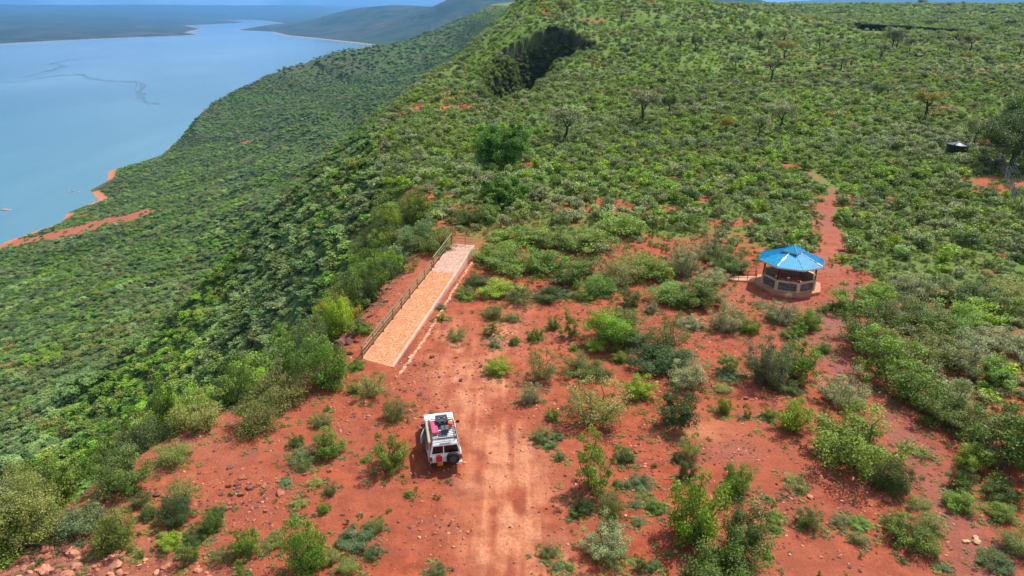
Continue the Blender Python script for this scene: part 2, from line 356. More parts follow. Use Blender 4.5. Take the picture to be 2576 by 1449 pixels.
SHRUBS = [(4.68,31.68,2.23,2.98,'G'),(5.6,38.7,3.88,2.96,'O'),(10.85,38.37,2.97,2.89,'D'),(12.77,43.19,2.57,1.85,'S'),(16.28,45.14,1.63,1.49,'G'),(18.47,43.76,3.02,3.4,'S'),(21.0,44.63,2.78,3.19,'G'),(14.32,39.61,0.94,1.17,'L'),(22.87,41.1,2.74,2.34,'S'),(20.69,34.34,4.47,3.41,'G'),(18.22,37.65,2.3,2.26,'L'),(21.62,31.79,1.91,2.17,'D'),(4.63,26.62,2.06,1.89,'S'),(5.25,28.44,0.73,1.51,'G'),(9.24,27.76,3.02,3.86,'L'),(12.55,31.33,1.67,1.85,'L'),(11.63,27.16,2.29,3.14,'D'),(10.22,25.28,3.28,2.06,'G'),(10.23,32.58,0.98,1.56,'D'),(10.89,34.79,1.33,1.53,'O'),(9.98,34.35,0.6,0.71,'D'),(8.22,50.3,3.7,2.46,'G'),(12.38,49.05,3.16,2.87,'O'),(11.35,46.18,4.03,1.63,'D'),(18.19,52.49,2.35,2.87,'S'),(20.09,52.34,1.85,1.31,'G'),(23.51,54.5,2.6,1.98,'S'),(25.31,52.88,2.36,1.78,'G'),(24.06,51.67,1.33,0.84,'G'),(15.45,53.15,2.04,0.91,'S'),(16.76,57.71,3.26,2.17,'G'),(12.57,56.15,1.25,0.94,'S'),(4.82,51.08,1.48,2.08,'G'),(3.49,52.75,1.02,1.11,'G'),(1.98,50.7,1.15,1.04,'G'),(0.24,49.86,0.81,0.74,'G'),(0.75,59.46,1.5,1.16,'G'),(3.58,59.37,1.5,1.15,'D'),(9.03,41.73,2.08,1.58,'L'),(1.25,41.0,1.24,1.46,'S'),(2.21,44.19,2.18,2.5,'O'),(5.4,44.97,2.65,1.23,'G'),(2.73,38.89,0.79,0.89,'G'),(1.9,36.47,1.0,0.93,'B'),(2.92,36.59,0.76,0.55,'B'),(2.43,35.71,0.62,0.42,'B'),(2.91,34.49,0.72,0.67,'B'),(6.8,34.5,1.08,0.86,'D'),(15.14,42.47,1.13,0.54,'O'),(17.23,39.05,0.8,0.73,'G'),(15.76,39.04,0.53,0.64,'D'),(24.96,48.63,1.27,0.8,'G'),(16.3,31.99,1.47,0.56,'O'),(15.72,28.79,1.26,1.19,'O'),(14.15,29.22,0.85,0.4,'G'),(13.82,28.32,0.62,0.32,'G'),(20.1,28.44,1.25,1.04,'G'),(22.17,28.75,1.26,0.78,'O'),(20.62,27.21,1.91,1.28,'G'),(24.64,30.19,1.63,0.98,'G'),(25.71,31.81,1.36,1.11,'G'),(25.16,34.79,0.97,0.6,'O'),(27.5,31.03,1.66,1.13,'G'),(26.42,29.39,1.49,0.86,'G'),(29.19,33.75,4.43,3.37,'G'),(31.42,34.86,3.13,3.4,'O'),(27.52,33.76,2.01,1.56,'L'),(3.92,29.83,0.97,0.79,'D'),(3.39,29.41,0.64,0.33,'G'),(5.37,30.1,1.3,0.96,'O'),(6.68,28.82,0.63,0.47,'B'),(7.87,30.02,1.08,0.47,'G'),(6.81,30.25,0.65,0.34,'B'),(7.47,32.08,1.14,0.49,'B'),(6.57,31.88,0.57,0.54,'B'),(5.96,32.03,0.34,0.32,'G'),(7.4,31.09,0.78,0.31,'O'),(1.8,26.61,0.79,0.51,'O'),(2.25,25.78,0.58,0.44,'B'),(2.83,25.67,0.39,0.25,'G'),(6.29,25.67,0.58,0.84,'D'),(6.83,25.67,0.58,0.57,'B'),(5.13,26.01,0.88,0.46,'O'),(12.78,26.53,0.6,0.31,'G'),(17.92,27.64,0.82,0.51,'O'),(17.59,28.98,1.06,0.4,'O'),(18.56,28.79,0.95,0.36,'G'),(22.6,30.34,0.98,0.51,'O'),(21.22,25.73,0.58,0.3,'B'),(23.92,26.04,1.46,0.56,'D'),(25.63,26.95,1.7,1.09,'O'),(14.3,30.8,0.28,0.26,'G'),(27.61,44.67,4.08,3.38,'G'),(28.47,49.33,4.11,3.39,'G'),(31.43,46.18,4.49,3.41,'O'),(34.55,46.31,3.91,2.56,'S'),(39.56,49.25,4.43,1.97,'S'),(28.88,39.12,3.55,2.48,'G'),(29.6,37.3,2.79,1.82,'O'),(28.06,41.35,3.84,2.71,'G'),(35.34,43.13,2.99,1.62,'G'),(30.64,41.04,2.74,1.57,'S'),(30.78,56.61,3.21,2.34,'G'),(34.29,58.23,2.93,1.88,'L'),(34.43,53.89,4.09,2.61,'O'),(36.49,52.34,4.0,2.37,'G'),(39.91,53.78,3.75,2.13,'L'),(42.74,57.48,3.61,2.33,'D'),(43.76,54.89,3.48,2.24,'G'),(37.93,59.8,3.73,2.01,'S'),(40.81,58.88,3.69,1.99,'G'),(46.69,59.83,3.74,1.83,'O'),(28.04,56.19,1.07,0.59,'G'),(29.27,56.55,1.08,0.79,'G'),(10.96,57.23,2.17,1.97,'D'),(9.58,52.89,2.86,1.48,'G'),(6.71,48.73,1.9,1.01,'L'),(10.08,49.77,1.93,1.21,'B'),(4.94,59.94,1.88,0.89,'B'),(6.73,58.84,1.67,0.91,'G'),(8.49,61.04,2.48,1.42,'D'),(22.91,57.5,1.27,0.57,'O'),(23.08,51.09,1.15,0.69,'G'),(13.81,47.74,0.94,0.5,'G'),(15.96,44.27,1.61,0.61,'B'),(8.36,46.94,1.08,0.8,'L'),(4.95,48.77,0.64,0.58,'L'),(6.99,44.65,0.74,0.5,'B'),(19.57,42.42,1.97,0.75,'D'),(20.86,36.66,1.14,0.6,'D'),(-7.25,33.77,1.88,2.35,'G'),(-11.36,35.12,1.94,1.65,'G'),(-12.8,34.38,1.56,1.0,'B'),(-13.47,35.95,0.75,0.84,'G'),(-12.58,38.28,1.17,0.92,'O'),(-7.85,39.11,1.46,1.5,'O'),(-9.87,42.01,2.1,1.75,'O'),(-11.33,42.32,0.71,0.81,'G'),(-11.84,45.74,1.05,0.79,'G'),(-13.48,43.34,3.27,3.97,'G'),(-15.94,41.34,3.56,2.61,'O'),(-16.66,37.77,2.81,2.28,'O'),(-12.9,51.95,1.83,1.29,'G'),(-20.68,38.31,2.97,2.27,'O'),(-20.39,34.26,1.79,1.36,'O'),(-22.21,31.88,2.7,2.22,'G'),(-20.55,30.51,1.1,0.75,'D'),(-20.14,27.33,2.01,2.14,'G'),(-22.92,28.35,2.88,1.79,'B'),(-17.95,29.11,1.58,1.48,'D'),(-18.47,30.78,1.43,1.33,'O'),(-19.57,29.41,0.86,0.66,'G'),(-16.13,26.22,0.98,1.06,'G'),(-17.43,27.3,1.11,0.79,'L'),(-13.25,26.75,1.19,1.67,'G'),(-10.17,25.72,2.02,3.03,'G'),(-13.12,25.25,0.48,0.72,'G'),(-14.41,26.36,1.08,0.78,'O'),(-12.25,27.42,1.01,0.39,'O'),(-7.99,27.5,1.72,0.65,'B'),(-6.96,26.53,0.79,0.77,'B'),(-9.08,26.18,0.88,0.86,'O'),(-7.96,25.57,0.96,0.81,'O'),(-15.84,28.42,1.14,1.08,'G'),(-15.88,29.61,0.97,0.5,'D'),(-16.4,27.75,1.12,0.43,'D'),(-10.28,29.77,0.59,0.63,'L'),(-10.21,31.29,0.67,0.77,'O'),(-5.78,31.03,0.39,0.3,'G'),(-8.89,34.32,0.42,0.32,'G'),(-12.58,39.92,0.41,0.45,'L'),(-1.52,54.93,1.4,1.27,'O'),(-1.77,51.45,1.33,1.02,'G'),(-1.39,49.55,0.97,0.7,'S'),(-0.99,45.1,2.07,1.21,'L'),(-4.56,50.81,1.64,0.94,'O'),(-6.22,54.36,0.96,0.58,'G'),(-6.46,56.84,0.81,0.44,'B'),(-4.35,59.38,1.68,0.92,'G'),(-3.65,25.42,0.96,0.41,'O'),(-11.69,29.04,0.53,0.23,'G'),(-11.32,32.05,0.91,0.42,'O'),(-13.06,32.13,0.69,0.36,'B'),(-12.46,33.65,0.95,0.44,'O'),(-19.34,26.94,0.3,0.28,'L'),(-18.63,26.51,0.35,0.26,'G'),(-7.11,28.48,0.83,0.66,'O'),(-11.74,30.3,0.87,0.33,'O'),(3.44,67.11,4.92,2.28,'L'),(0.08,67.21,5.33,2.02,'G'),(-2.09,70.18,3.85,1.68,'G'),(-3.47,62.56,2.34,1.28,'D'),(-4.47,59.85,1.51,0.96,'O'),(0.63,58.36,2.57,1.53,'O'),(3.46,59.28,2.97,1.13,'D'),(8.1,60.28,3.38,1.84,'G'),(5.61,62.67,4.64,2.12,'G'),(10.87,63.53,4.31,2.65,'O'),(14.28,64.63,4.37,2.27,'L'),(17.66,65.3,2.83,3.44,'S'),(17.33,67.49,2.5,1.83,'D'),(22.56,66.64,3.69,2.05,'G'),(19.94,63.15,2.75,1.66,'S'),(21.8,70.02,3.0,2.28,'S'),(12.97,66.56,3.68,2.04,'O'),(-1.46,60.45,3.39,1.29,'L'),(7.43,65.17,2.42,2.2,'D'),(15.05,58.78,4.39,1.67,'G'),(17.99,58.61,3.66,1.74,'G'),(4.25,75.1,4.98,2.15,'G'),(0.56,75.15,5.43,2.08,'G'),(8.7,73.44,5.76,2.19,'G'),(13.12,78.88,5.67,2.7,'L'),(-8.43,72.61,3.53,2.29,'G'),(-1.71,55.47,1.76,0.82,'O'),(0.07,54.5,1.39,0.69,'O'),(-2.96,84.38,3.03,2.26,'G'),(-5.43,82.86,2.99,2.22,'G')]
TREES = [(11.0,138.5,6.6,6.2,'pale'),(29.7,158.5,7.1,5.8,'pale'),(45.1,145.7,3.9,2.3,'rust'),(50.7,141.5,5.0,3.4,'pale'),(58.8,161.3,4.0,3.7,'pale'),(58.3,150.1,5.9,4.6,'pale'),(97.1,163.8,6.9,5.0,'rustfork'),(100.1,192.7,4.5,3.5,'dark'),(110.2,206.6,3.8,3.5,'grey'),(91.6,136.0,5.0,3.5,'pale2'),(102.0,143.8,3.6,4.2,'pale2'),(82.9,227.1,6.5,5.8,'open'),(69.3,272.6,5.6,3.7,'dark'),(64.5,277.3,4.6,3.1,'dark'),(101.6,298.2,5.7,2.6,'dark'),(102.9,271.7,6.3,5.0,'rust'),(96.0,279.5,3.8,2.6,'dark'),(99.6,279.8,4.2,2.9,'grey'),(117.8,313.7,5.1,5.8,'open'),(117.0,299.0,4.9,2.4,'grey'),(88.6,350.9,4.7,3.8,'open'),(181.3,383.6,3.6,2.8,'euph'),(153.4,339.7,2.7,2.7,'dark'),(156.0,320.0,5.6,4.2,'grey'),(141.3,275.1,6.0,5.1,'pale'),(161.7,307.3,8.3,5.7,'pale'),(167.5,314.5,6.9,4.6,'pale'),(165.2,300.1,6.2,4.4,'pale'),(165.9,289.9,4.3,7.0,'open'),(177.1,291.7,6.8,4.1,'pale'),(209.7,340.5,7.5,3.8,'grey'),(203.1,319.8,7.4,5.9,'open'),(178.6,283.3,3.5,3.8,'rust'),(180.6,272.9,3.4,3.9,'dark'),(192.4,283.3,3.8,3.8,'bright'),(218.0,309.4,6.3,5.7,'open'),(304.6,533.3,5.0,6.2,'dark'),(342.0,532.5,4.3,3.9,'dark'),(671.6,1211.7,7.9,11.4,'dark'),(123.1,274.9,5.7,3.7,'pale'),(114.2,248.1,4.1,4.6,'pale'),(121.1,255.9,3.9,2.9,'pale'),(107.1,334.1,3.6,2.9,'grey'),(39.0,173.5,4.1,3.0,'dark'),(15.7,271.8,4.4,6.7,'bright'),(-1.6,117.8,10.2,7.9,'broad'),(-0.8,91.9,6.0,6.8,'broad2'),(7.6,49.5,2.8,2.5,'young'),(76.4,244.7,4.5,4.1,'pale'),(56.4,277.0,5.1,3.1,'open'),(21.9,313.9,6.9,4.6,'open'),(52.5,352.0,5.7,4.5,'open'),(155.0,386.5,4.2,5.6,'grey'),(127.7,342.0,3.2,2.5,'grey'),(124.0,291.7,5.3,3.2,'pale'),(180.5,335.7,6.1,3.7,'grey'),(281.9,427.3,5.4,4.4,'dark'),(366.9,537.7,4.9,5.9,'dark'),(409.4,687.9,5.0,8.5,'dark'),(298.9,698.0,3.5,5.1,'dark'),(90.0,305.8,2.9,1.1,'dark'),(83.1,112.7,8.6,8.4,'big'),(97.5,130.6,10.0,7.6,'big'),(97.6,136.0,6.2,4.8,'big')]
FENCE = [(-9.08,115.3),(-6.46,117.33),(-3.91,118.47),(-1.04,119.86),(1.42,116.07),(4.21,117.75),(7.03,120.28),(9.82,121.01),(13.04,123.37),(16.72,127.36),(20.15,127.07),(23.5,127.73),(26.74,128.03),(30.06,128.34),(33.75,129.1),(37.01,130.01),(39.71,130.59),(43.24,130.33),(46.27,129.82),(49.31,128.27),(53.3,129.53),(57.09,130.79),(61.64,131.4),(65.25,131.91),(69.37,132.77),(73.49,133.55),(77.46,134.34),(82.66,135.13),(85.45,133.99),(89.8,134.53),(92.16,133.79),(91.52,130.42)]
FENCE2 = [(86.04,120.88),(84.23,117.17),(81.44,112.67),(78.84,108.01),(76.27,103.7),(73.98,99.56),(70.75,94.31),(67.32,88.94),(67.13,87.67),(66.68,86.2),(65.84,83.99),(64.25,80.53)]
STREAKS = [[(-2210, 4011), (-2206, 3788), (-2241, 3671), (-2225, 3561), (-2150, 3348), (-2047, 3290), (-1979, 3126), (-1907, 2904), (-1862, 2695)], [(-1829, 2534), (-1777, 2569), (-1790, 2672), (-1802, 2800), (-1753, 2869), (-1600, 2680), (-1472, 2583), (-1385, 2555), (-1346, 2548), (-1283, 2434), (-1175, 2202), (-1087, 2040), (-979, 1911)], [(-1851, 2680), (-1815, 2735), (-1764, 2775), (-1711, 2817)]]
ISLETS = [(-675, 881), (-645, 974), (-645, 979), (-633, 976)]
# ------------------------------------------------------------------ foliage
rng = np.random.default_rng(7)
def leaf_mat(name, ca, cb, cc, trans=.28, spec=.35, patch=0.0):
    """ca..cb leaf colour range, cc second hue reached by some whole plants"""
    s = NT(name); oi = s.n('ShaderNodeObjectInfo'); rnd = oi.outputs['Random']
    tone = s.at('tone')
    c = s.mix(s.rng(tone, .1, .9), C4(*ca), C4(*cb))
    loc = s.noise(oi.outputs['Location'], .035, 3, .6)
    f = s.math('ADD', s.math('MULTIPLY', rnd, .8), s.math('MULTIPLY', s.math('SUBTRACT', loc, .5), 2.2 if patch else .8))
    c = s.mix(s.rng(f, .25, .95, 0, .85), c, s.mix(s.rng(tone, .1, .9), C4(*[v * .7 for v in cc]), C4(*cc)))
    hs = s.n('ShaderNodeHueSaturation', {'Hue': s.rng(s.math('FRACT', s.math('MULTIPLY', rnd, 7.31)), 0, 1, .485, .515),
             'Value': s.rng(s.math('FRACT', s.math('MULTIPLY', rnd, 17.7)), 0, 1, .68, 1.32), 'Color': c})
    c = hs.outputs[0]
    if patch:
        big = s.noise(oi.outputs['Location'], .016, 4, .6)
        c = s.n('ShaderNodeHueSaturation', {'Value': s.rng(big, .36, .64, .82, 1.32), 'Saturation': s.rng(s.noise(oi.outputs['Location'], .027, 3, .6), .38, .62, .78, 1.08), 'Color': c}).outputs[0]
    b = s.n('ShaderNodeBsdfPrincipled', {'Base Color': c, 'Roughness': .55, 'Specular IOR Level': spec})
    t = s.n('ShaderNodeBsdfTranslucent', {'Color': s.mix(.35, c, C4(.25, .32, .02))})
    m = s.n('ShaderNodeMixShader', {0: trans, 1: b.outputs[0], 2: t.outputs[0]})
    s.t.links.new(m.outputs[0], s.out.inputs[0]); return s.m
LM = {
 'V': leaf_mat('leaves_vivid', (.050, .125, .010), (.130, .260, .022), (.10, .18, .02)),
 'G': leaf_mat('leaves_green', (0.091, 0.170, 0.015), (0.213, 0.340, 0.037), (0.183, 0.221, 0.045)),
 'S': leaf_mat('leaves_silver', (0.183, 0.221, 0.082), (0.415, 0.422, 0.193), (0.268, 0.288, 0.107), .18),
 'L': leaf_mat('leaves_lime', (0.159, 0.278, 0.012), (0.366, 0.515, 0.029), (0.244, 0.391, 0.041)),
 'O': leaf_mat('leaves_olive', (0.159, 0.201, 0.033), (0.366, 0.371, 0.098), (0.268, 0.247, 0.082)),
 'D': leaf_mat('leaves_dark', (0.043, 0.093, 0.015), (0.122, 0.196, 0.037), (0.098, 0.144, 0.041)),
 'B': leaf_mat('leaves_bluegreen', (0.104, 0.185, 0.066), (0.232, 0.319, 0.123), (0.171, 0.247, 0.074)),
 'R': leaf_mat('leaves_rust', (0.244, 0.185, 0.025), (0.549, 0.350, 0.045), (0.342, 0.288, 0.041)),
 'W': leaf_mat('leaves_woodland', (.085, .190, .020), (.240, .400, .055), (.330, .420, .080), .3, .3, 1.0),
 'P': leaf_mat('leaves_plateau', (.150, .250, .034), (.330, .460, .085), (.330, .390, .170), .25, .3, 1.0),
 'K': leaf_mat('leaves_grass', (.12, .20, .03), (.25, .35, .075), (.29, .29, .13), .3, .2, 1.0)}
s = NT('bark_grey'); P = s.n('ShaderNodeNewGeometry').outputs['Position']
BARK = s.bsdf(s.mix(s.rng(s.noise(P, 9, 5), .35, .65), C4(.075, .055, .042), C4(.19, .15, .115)), .9)
s = NT('bark_dark'); P = s.n('ShaderNodeNewGeometry').outputs['Position']
BARKD = s.bsdf(s.mix(s.rng(s.noise(P, 9, 5), .35, .65), C4(.022, .017, .014), C4(.07, .052, .04)), .9)
s = NT('bark_white'); P = s.n('ShaderNodeNewGeometry').outputs['Position']
BARKW = s.bsdf(s.mix(s.rng(s.noise(P, 9, 5), .35, .65), C4(.30, .26, .22), C4(.55, .50, .44)), .85)

def leaves_mesh(name, cen, n_per, rad, leaf, mat, g, up=.45, flat=.75, wid=.5, tone_c=None):
    """leaf quads spread round clump centres: cen (k,3), rad (k,)"""
    k = len(cen); tot = k * n_per
    ci = np.repeat(np.arange(k), n_per)
    d = g.normal(size=(tot, 3)); d /= np.linalg.norm(d, axis=1)[:, None]
    r = g.random(tot) ** .42
    p = cen[ci] + d * (r * rad[ci])[:, None] * np.array([1, 1, flat])
    nrm = d * .6 + g.normal(size=(tot, 3)) * .55 + np.array([0, 0, up]); nrm /= np.linalg.norm(nrm, axis=1)[:, None]
    t = np.cross(nrm, g.normal(size=(tot, 3))); t /= np.linalg.norm(t, axis=1)[:, None]
    b = np.cross(nrm, t)
    L = leaf * (.6 + .8 * g.random(tot))[:, None]; W = L * wid
    v = np.stack([p - t * L * .5, p + b * W * .5 + nrm * L * .08, p + t * L * .5, p - b * W * .5 + nrm * L * .08], 1).reshape(-1, 3)
    v[:, 2] = np.maximum(v[:, 2], .01)
    f = np.arange(tot * 4).reshape(-1, 4)
    me = mesh_np(name, v, f)
    tc = g.random(k) if tone_c is None else tone_c
    tone = np.clip(tc[ci] * .55 + g.random(tot) * .45, 0, 1)
    attr(me, 'tone', np.repeat(tone, 4)); me.materials.append(mat); return me
def tube(verts, faces, pts, r0, r1, nseg=5):
    pts = [Vector(p) for p in pts]; base = len(verts); n = len(pts)
    for i, p in enumerate(pts):
        a = (pts[min(i + 1, n - 1)] - pts[max(i - 1, 0)]).normalized()
        u = a.orthogonal().normalized(); w = a.cross(u); r = r0 + (r1 - r0) * i / (n - 1)
        for k in range(nseg):
            th = 2 * math.pi * k / nseg; q = p + u * math.cos(th) * r + w * math.sin(th) * r
            verts.append((q.x, q.y, q.z))
    for i in range(n - 1):
        for k in range(nseg):
            a = base + i * nseg + k; b_ = base + i * nseg + (k + 1) % nseg
            faces.append((a, b_, b_ + nseg, a + nseg))
    faces.append(tuple(base + (n - 1) * nseg + k for k in range(nseg)))
def pymesh(name, v, f, mat, smooth=False):
    me = bpy.data.meshes.new(name); me.from_pydata(v, [], f); me.update(); me.materials.append(mat)
    if smooth: me.polygons.foreach_set('use_smooth', np.ones(len(me.polygons), bool))
    return me
def bend(p0, p1, g, wob, n=5):
    p0 = np.array(p0, float); p1 = np.array(p1, float); L = np.linalg.norm(p1 - p0)
    return [p0 + (p1 - p0) * t + (g.normal(size=3) * wob * L * math.sin(math.pi * t) if 0 < t < 1 else 0) for t in np.linspace(0, 1, n)]
def make_shrub(seed, kind, nst=11, npl=34, leaf=.085, rad=.26, up=.45, cols=4, wid=.5, top=1.0):
    """unit shrub about 2 m wide and 1.6 m high; returns foliage mesh, stem mesh"""
    g = np.random.default_rng(seed); cen = []; rr = []; V = []; Fc = []
    for i in range(nst):
        a = 2 * math.pi * (i + g.random() * .8) / nst; lean = (.15 + .85 * math.sqrt(g.random()))
        hh = 1.55 * (.5 + .5 * g.random()) * (1.12 - .42 * lean) * top
        tip = np.array([math.cos(a) * lean * .88, math.sin(a) * lean * .88, hh])
        base = np.array([math.cos(a) * .10, math.sin(a) * .10, -.08])
        pts = bend(base, tip, g, .06); tube(V, Fc, pts, .030, .007, 4)
        for t in np.linspace(.32, 1.02, cols):
            c = base + (tip - base) * t + g.normal(size=3) * .10
            cen.append(c); rr.append(rad * (.55 + .6 * g.random()))
    for i in range(nst // 2):
        a = g.random() * 6.28; q = math.sqrt(g.random()) * .8
        cen.append((math.cos(a) * q, math.sin(a) * q, .16 + .15 * g.random())); rr.append(rad * .8)
    for i in range(nst):
        a = g.random() * 6.28; q = math.sqrt(g.random()) * .72; cen.append((math.cos(a) * q, math.sin(a) * q, (.35 + .75 * g.random()) * (1.1 - .5 * q) * top)); rr.append(rad * (.9 + .5 * g.random()))
    cen = np.array(cen); rr = np.array(rr) * 1.12
    fm = leaves_mesh('foliage_' + kind, cen, int(npl * 5.4), rr, leaf * .68, LM[kind], g, up=up, wid=wid)
    return fm, pymesh('stem', V, Fc, BARK)
SH = {}
SH['G'] = [make_shrub(11, 'G'), make_shrub(12, 'G', 9, 30, .10, .23), make_shrub(13, 'G', 14, 30, .08, .24), make_shrub(14, 'G', 7, 26, .10, .20, top=1.15)]
SH['S'] = [make_shrub(21, 'S', 16, 34, .085, .22, .6, wid=.3), make_shrub(22, 'S', 12, 30, .095, .20, .5, wid=.3)]
SH['L'] = [make_shrub(31, 'L', 12, 34, .085, .25, .6), make_shrub(32, 'L', 9, 28, .09, .24, .5)]
SH['O'] = [make_shrub(41, 'O', 13, 26, .075, .27), make_shrub(42, 'O', 9, 24, .075, .24), make_shrub(43, 'O', 16, 28, .07, .22)]
SH['D'] = [make_shrub(51, 'D', 12, 34, .085, .24), make_shrub(52, 'D', 9, 26, .085, .22)]
SH['B'] = [make_shrub(61, 'B', 12, 34, .085, .24), make_shrub(62, 'B', 10, 26, .08, .21, top=.8)]

def dens_tree(seed, h, w, mat, bark, leaf=.16, npl=60, nb=7, flat=.6, t0=.45, trunk=.045, fork=3, crown_r=.19, lean=0.0, up=.5, wid=.5, droop=0.0, bushy=.0):
    """unit tree with real metres; trunk divides, limbs carry clumps"""
    g = np.random.default_rng(seed); V = []; Fc = []; cen = []; rr = []
    top = np.array([lean * h, 0, h * t0]); tube(V, Fc, bend((0, 0, -.3), top, g, .05), h * trunk, h * trunk * .6, 7)
    for i in range(fork):
        a = 2 * math.pi * (i + g.random() * .7) / fork
        mid = top + np.array([math.cos(a) * w * .22, math.sin(a) * w * .22, h * (1 - t0) * .42])
        tube(V, Fc, bend(top, mid, g, .09), h * trunk * .55, h * trunk * .32, 6)
        for j in range(nb):
            a2 = a + (g.random() - .5) * 2.4; q = w * .5 * (.25 + .75 * math.sqrt(g.random()))
            e = np.array([top[0] + math.cos(a2) * q, math.sin(a2) * q, 0])
            e[2] = h * (t0 + (1 - t0) * (.45 + .55 * g.random()) * (1 - .35 * (q / (w * .5)) ** 2)) - droop * h * g.random()
            tube(V, Fc, bend(mid, e, g, .10, 4), h * trunk * .26, h * trunk * .07, 4)
            for t in (.55, .8, 1.0):
                cen.append(mid + (e - mid) * t + g.normal(size=3) * w * .05); rr.append(w * crown_r * (.5 + .7 * g.random()))
    for i in range(int(bushy * 20)):
        a = g.random() * 6.28; q = w * .5 * math.sqrt(g.random()); cen.append((math.cos(a) * q, math.sin(a) * q, h * (.08 + .5 * g.random()))); rr.append(w * crown_r)
    cen = np.array(cen); rr = np.array(rr)
    return leaves_mesh('crown', cen, npl, rr, leaf, mat, g, up=up, flat=flat, wid=wid), pymesh('trunk', V, Fc, bark)
def ground_at(x, y): return float(terrain_z(np.array([x]), np.array([y]))[0])
def thing(name, label, cat, loc=(0, 0, 0), rz=0, group=None):
    o = bpy.data.objects.new(name, None); col.objects.link(o); o.location = loc; o.rotation_euler = (0, 0, rz)
    o.empty_display_size = .2; o['label'] = label; o['category'] = cat
    if group: o['group'] = group
    return o
def part(name, me, parent, label=None):
    o = bpy.data.objects.new(name, me); put(o, parent)
    if label: o['label'] = label
    return o
# ------------------------------------------------------------------ shrubs one can pick out, one object each
KIND_WORD = {'G': 'green', 'S': 'silvery grey-green', 'L': 'bright lime green', 'O': 'pale olive', 'D': 'dark green', 'B': 'bluish green'}
CARP = np.array([-4.4, 36.4]); GAZP = np.array([28.2, 63.2])
def place_shrub(x, y, w, h, k, idx, label, group, rz, stems=True):
    fm, sm = SH[k][idx % len(SH[k])]
    z = ground_at(x, y) - .03
    sc = (w / 2.0, w / 2.0, h / 1.6)
    if stems:
        t = thing('shrub', label, 'shrub', (x, y, z), rz, group); t.scale = sc
        part('foliage', fm, t); part('stem', sm, t)
    else:
        t = bpy.data.objects.new('shrub', fm); put(t); t.location = (x, y, z); t.rotation_euler = (0, 0, rz); t.scale = sc
        t['label'] = label; t['category'] = 'shrub'; t['group'] = group
    return t
gs = np.random.default_rng(5)
shrub_xy = [(x, y, w) for x, y, w, h, k in SHRUBS]
SHRUB_JOBS = [(x, y, w * 1.34, h * 1.12, k) for x, y, w, h, k in SHRUBS]
# taller growth crowding up from just below the edge of the plateau
for j in range(80):
    t = (j + gs.random() * .6) / 80; yy = 23 + 70 * t ** 1.05; off = .8 + 9.0 * gs.random() ** 1.2
    ex = np.interp(yy, [p[1] for p in EDGE[2:14]], [p[0] for p in EDGE[2:14]])
    xx = ex - off
    if -16 < xx < -10 and 44 < yy < 74 and off < 3: xx -= 1.5
    SHRUB_JOBS.append((xx, yy, 2.8 + 2.4 * gs.random(), 2.6 + 2.4 * gs.random(), 'GOGDLGBO'[int(gs.random() * 8)]))
for (xx, yy, w, h, k) in [(-25.5, 43.5, 5.2, 4.4, 'L'), (-23.5, 41.2, 4.2, 3.6, 'L'), (-27.0, 29.5, 5.5, 5.0, 'O'), (-29.0, 26.5, 5.5, 5.6, 'O'), (-28.5, 31.5, 4.6, 4.2, 'G'), (-15.6, 57.0, 3.6, 3.9, 'R'), (-16.5, 59.5, 3.4, 3.6, 'R'), (-18.4, 52.2, 3.6, 3.8, 'D'), (-18.9, 56.4, 4.2, 4.2, 'D'), (-16.5, 49.5, 3.2, 3.4, 'G')]:
    SHRUB_JOBS.append((xx, yy, w, h, k))
SH['R'] = [make_shrub(71, 'R', 12, 30, .085, .25)]; KIND_WORD['R'] = 'yellowish brown'
used_lab = {}
def near_words(x, y):
    c = np.array([x, y]); e = np.interp(y, [p[1] for p in EDGE[:14]], [p[0] for p in EDGE[:14]])
    marks = [('the parked white car', CARP, 9), ('the blue-roofed pavilion', GAZP, 9), ('the walkway foot', np.array([-10.4, 46.5]), 6),
             ('the railed walkway end', np.array([-5.8, 75.5]), 6), ('the lime young tree', np.array([7.6, 49.5]), 6), ('the pale bare patch', np.array([12.2, 37.6]), 7)]
    if x < e + 1.0 and y < 110: return 'below the cliff edge' + (' beside the railing' if 47 < y < 76 else '')
    for n, p, r in marks:
        v = c - p; dd = float(np.hypot(*v))
        if dd < r:
            s_ = ('in front of' if v[1] < -abs(v[0]) else 'behind' if v[1] > abs(v[0]) else 'left of' if v[0] < 0 else 'right of')
            return s_ + ' ' + n
    dP = float(seg_dist(np.array([x]), np.array([y]), PATHR)[0][0])
    if dP < 4: return 'edging the footpath ' + ('beyond the pavilion' if y > 66 else 'at lower right' if y < 38 else 'below the pavilion')
    if x > 24 and y < 62: return 'in the thicket right of the footpath'
    if y < 33: return 'on the red soil at the front ' + ('left' if x < -8 else 'right' if x > 3 else 'centre')
    if y < 46: return 'on red soil ' + ('near the cliff edge' if x < -9 else 'between track and footpath' if x > 0 else 'beside the track')
    if y < 60: return 'in scrub ' + ('in front of the pavilion' if x > 12 else 'right of the walkway')
    return 'in scrub ' + ('between walkway and pavilion' if x < 24 else 'behind the pavilion')
ORD = ['', 'second ', 'third ', 'fourth ', 'fifth ', 'sixth ', 'seventh ', 'eighth ', 'ninth ', 'tenth ', 'eleventh ', 'twelfth ', 'thirteenth ', 'fourteenth ']
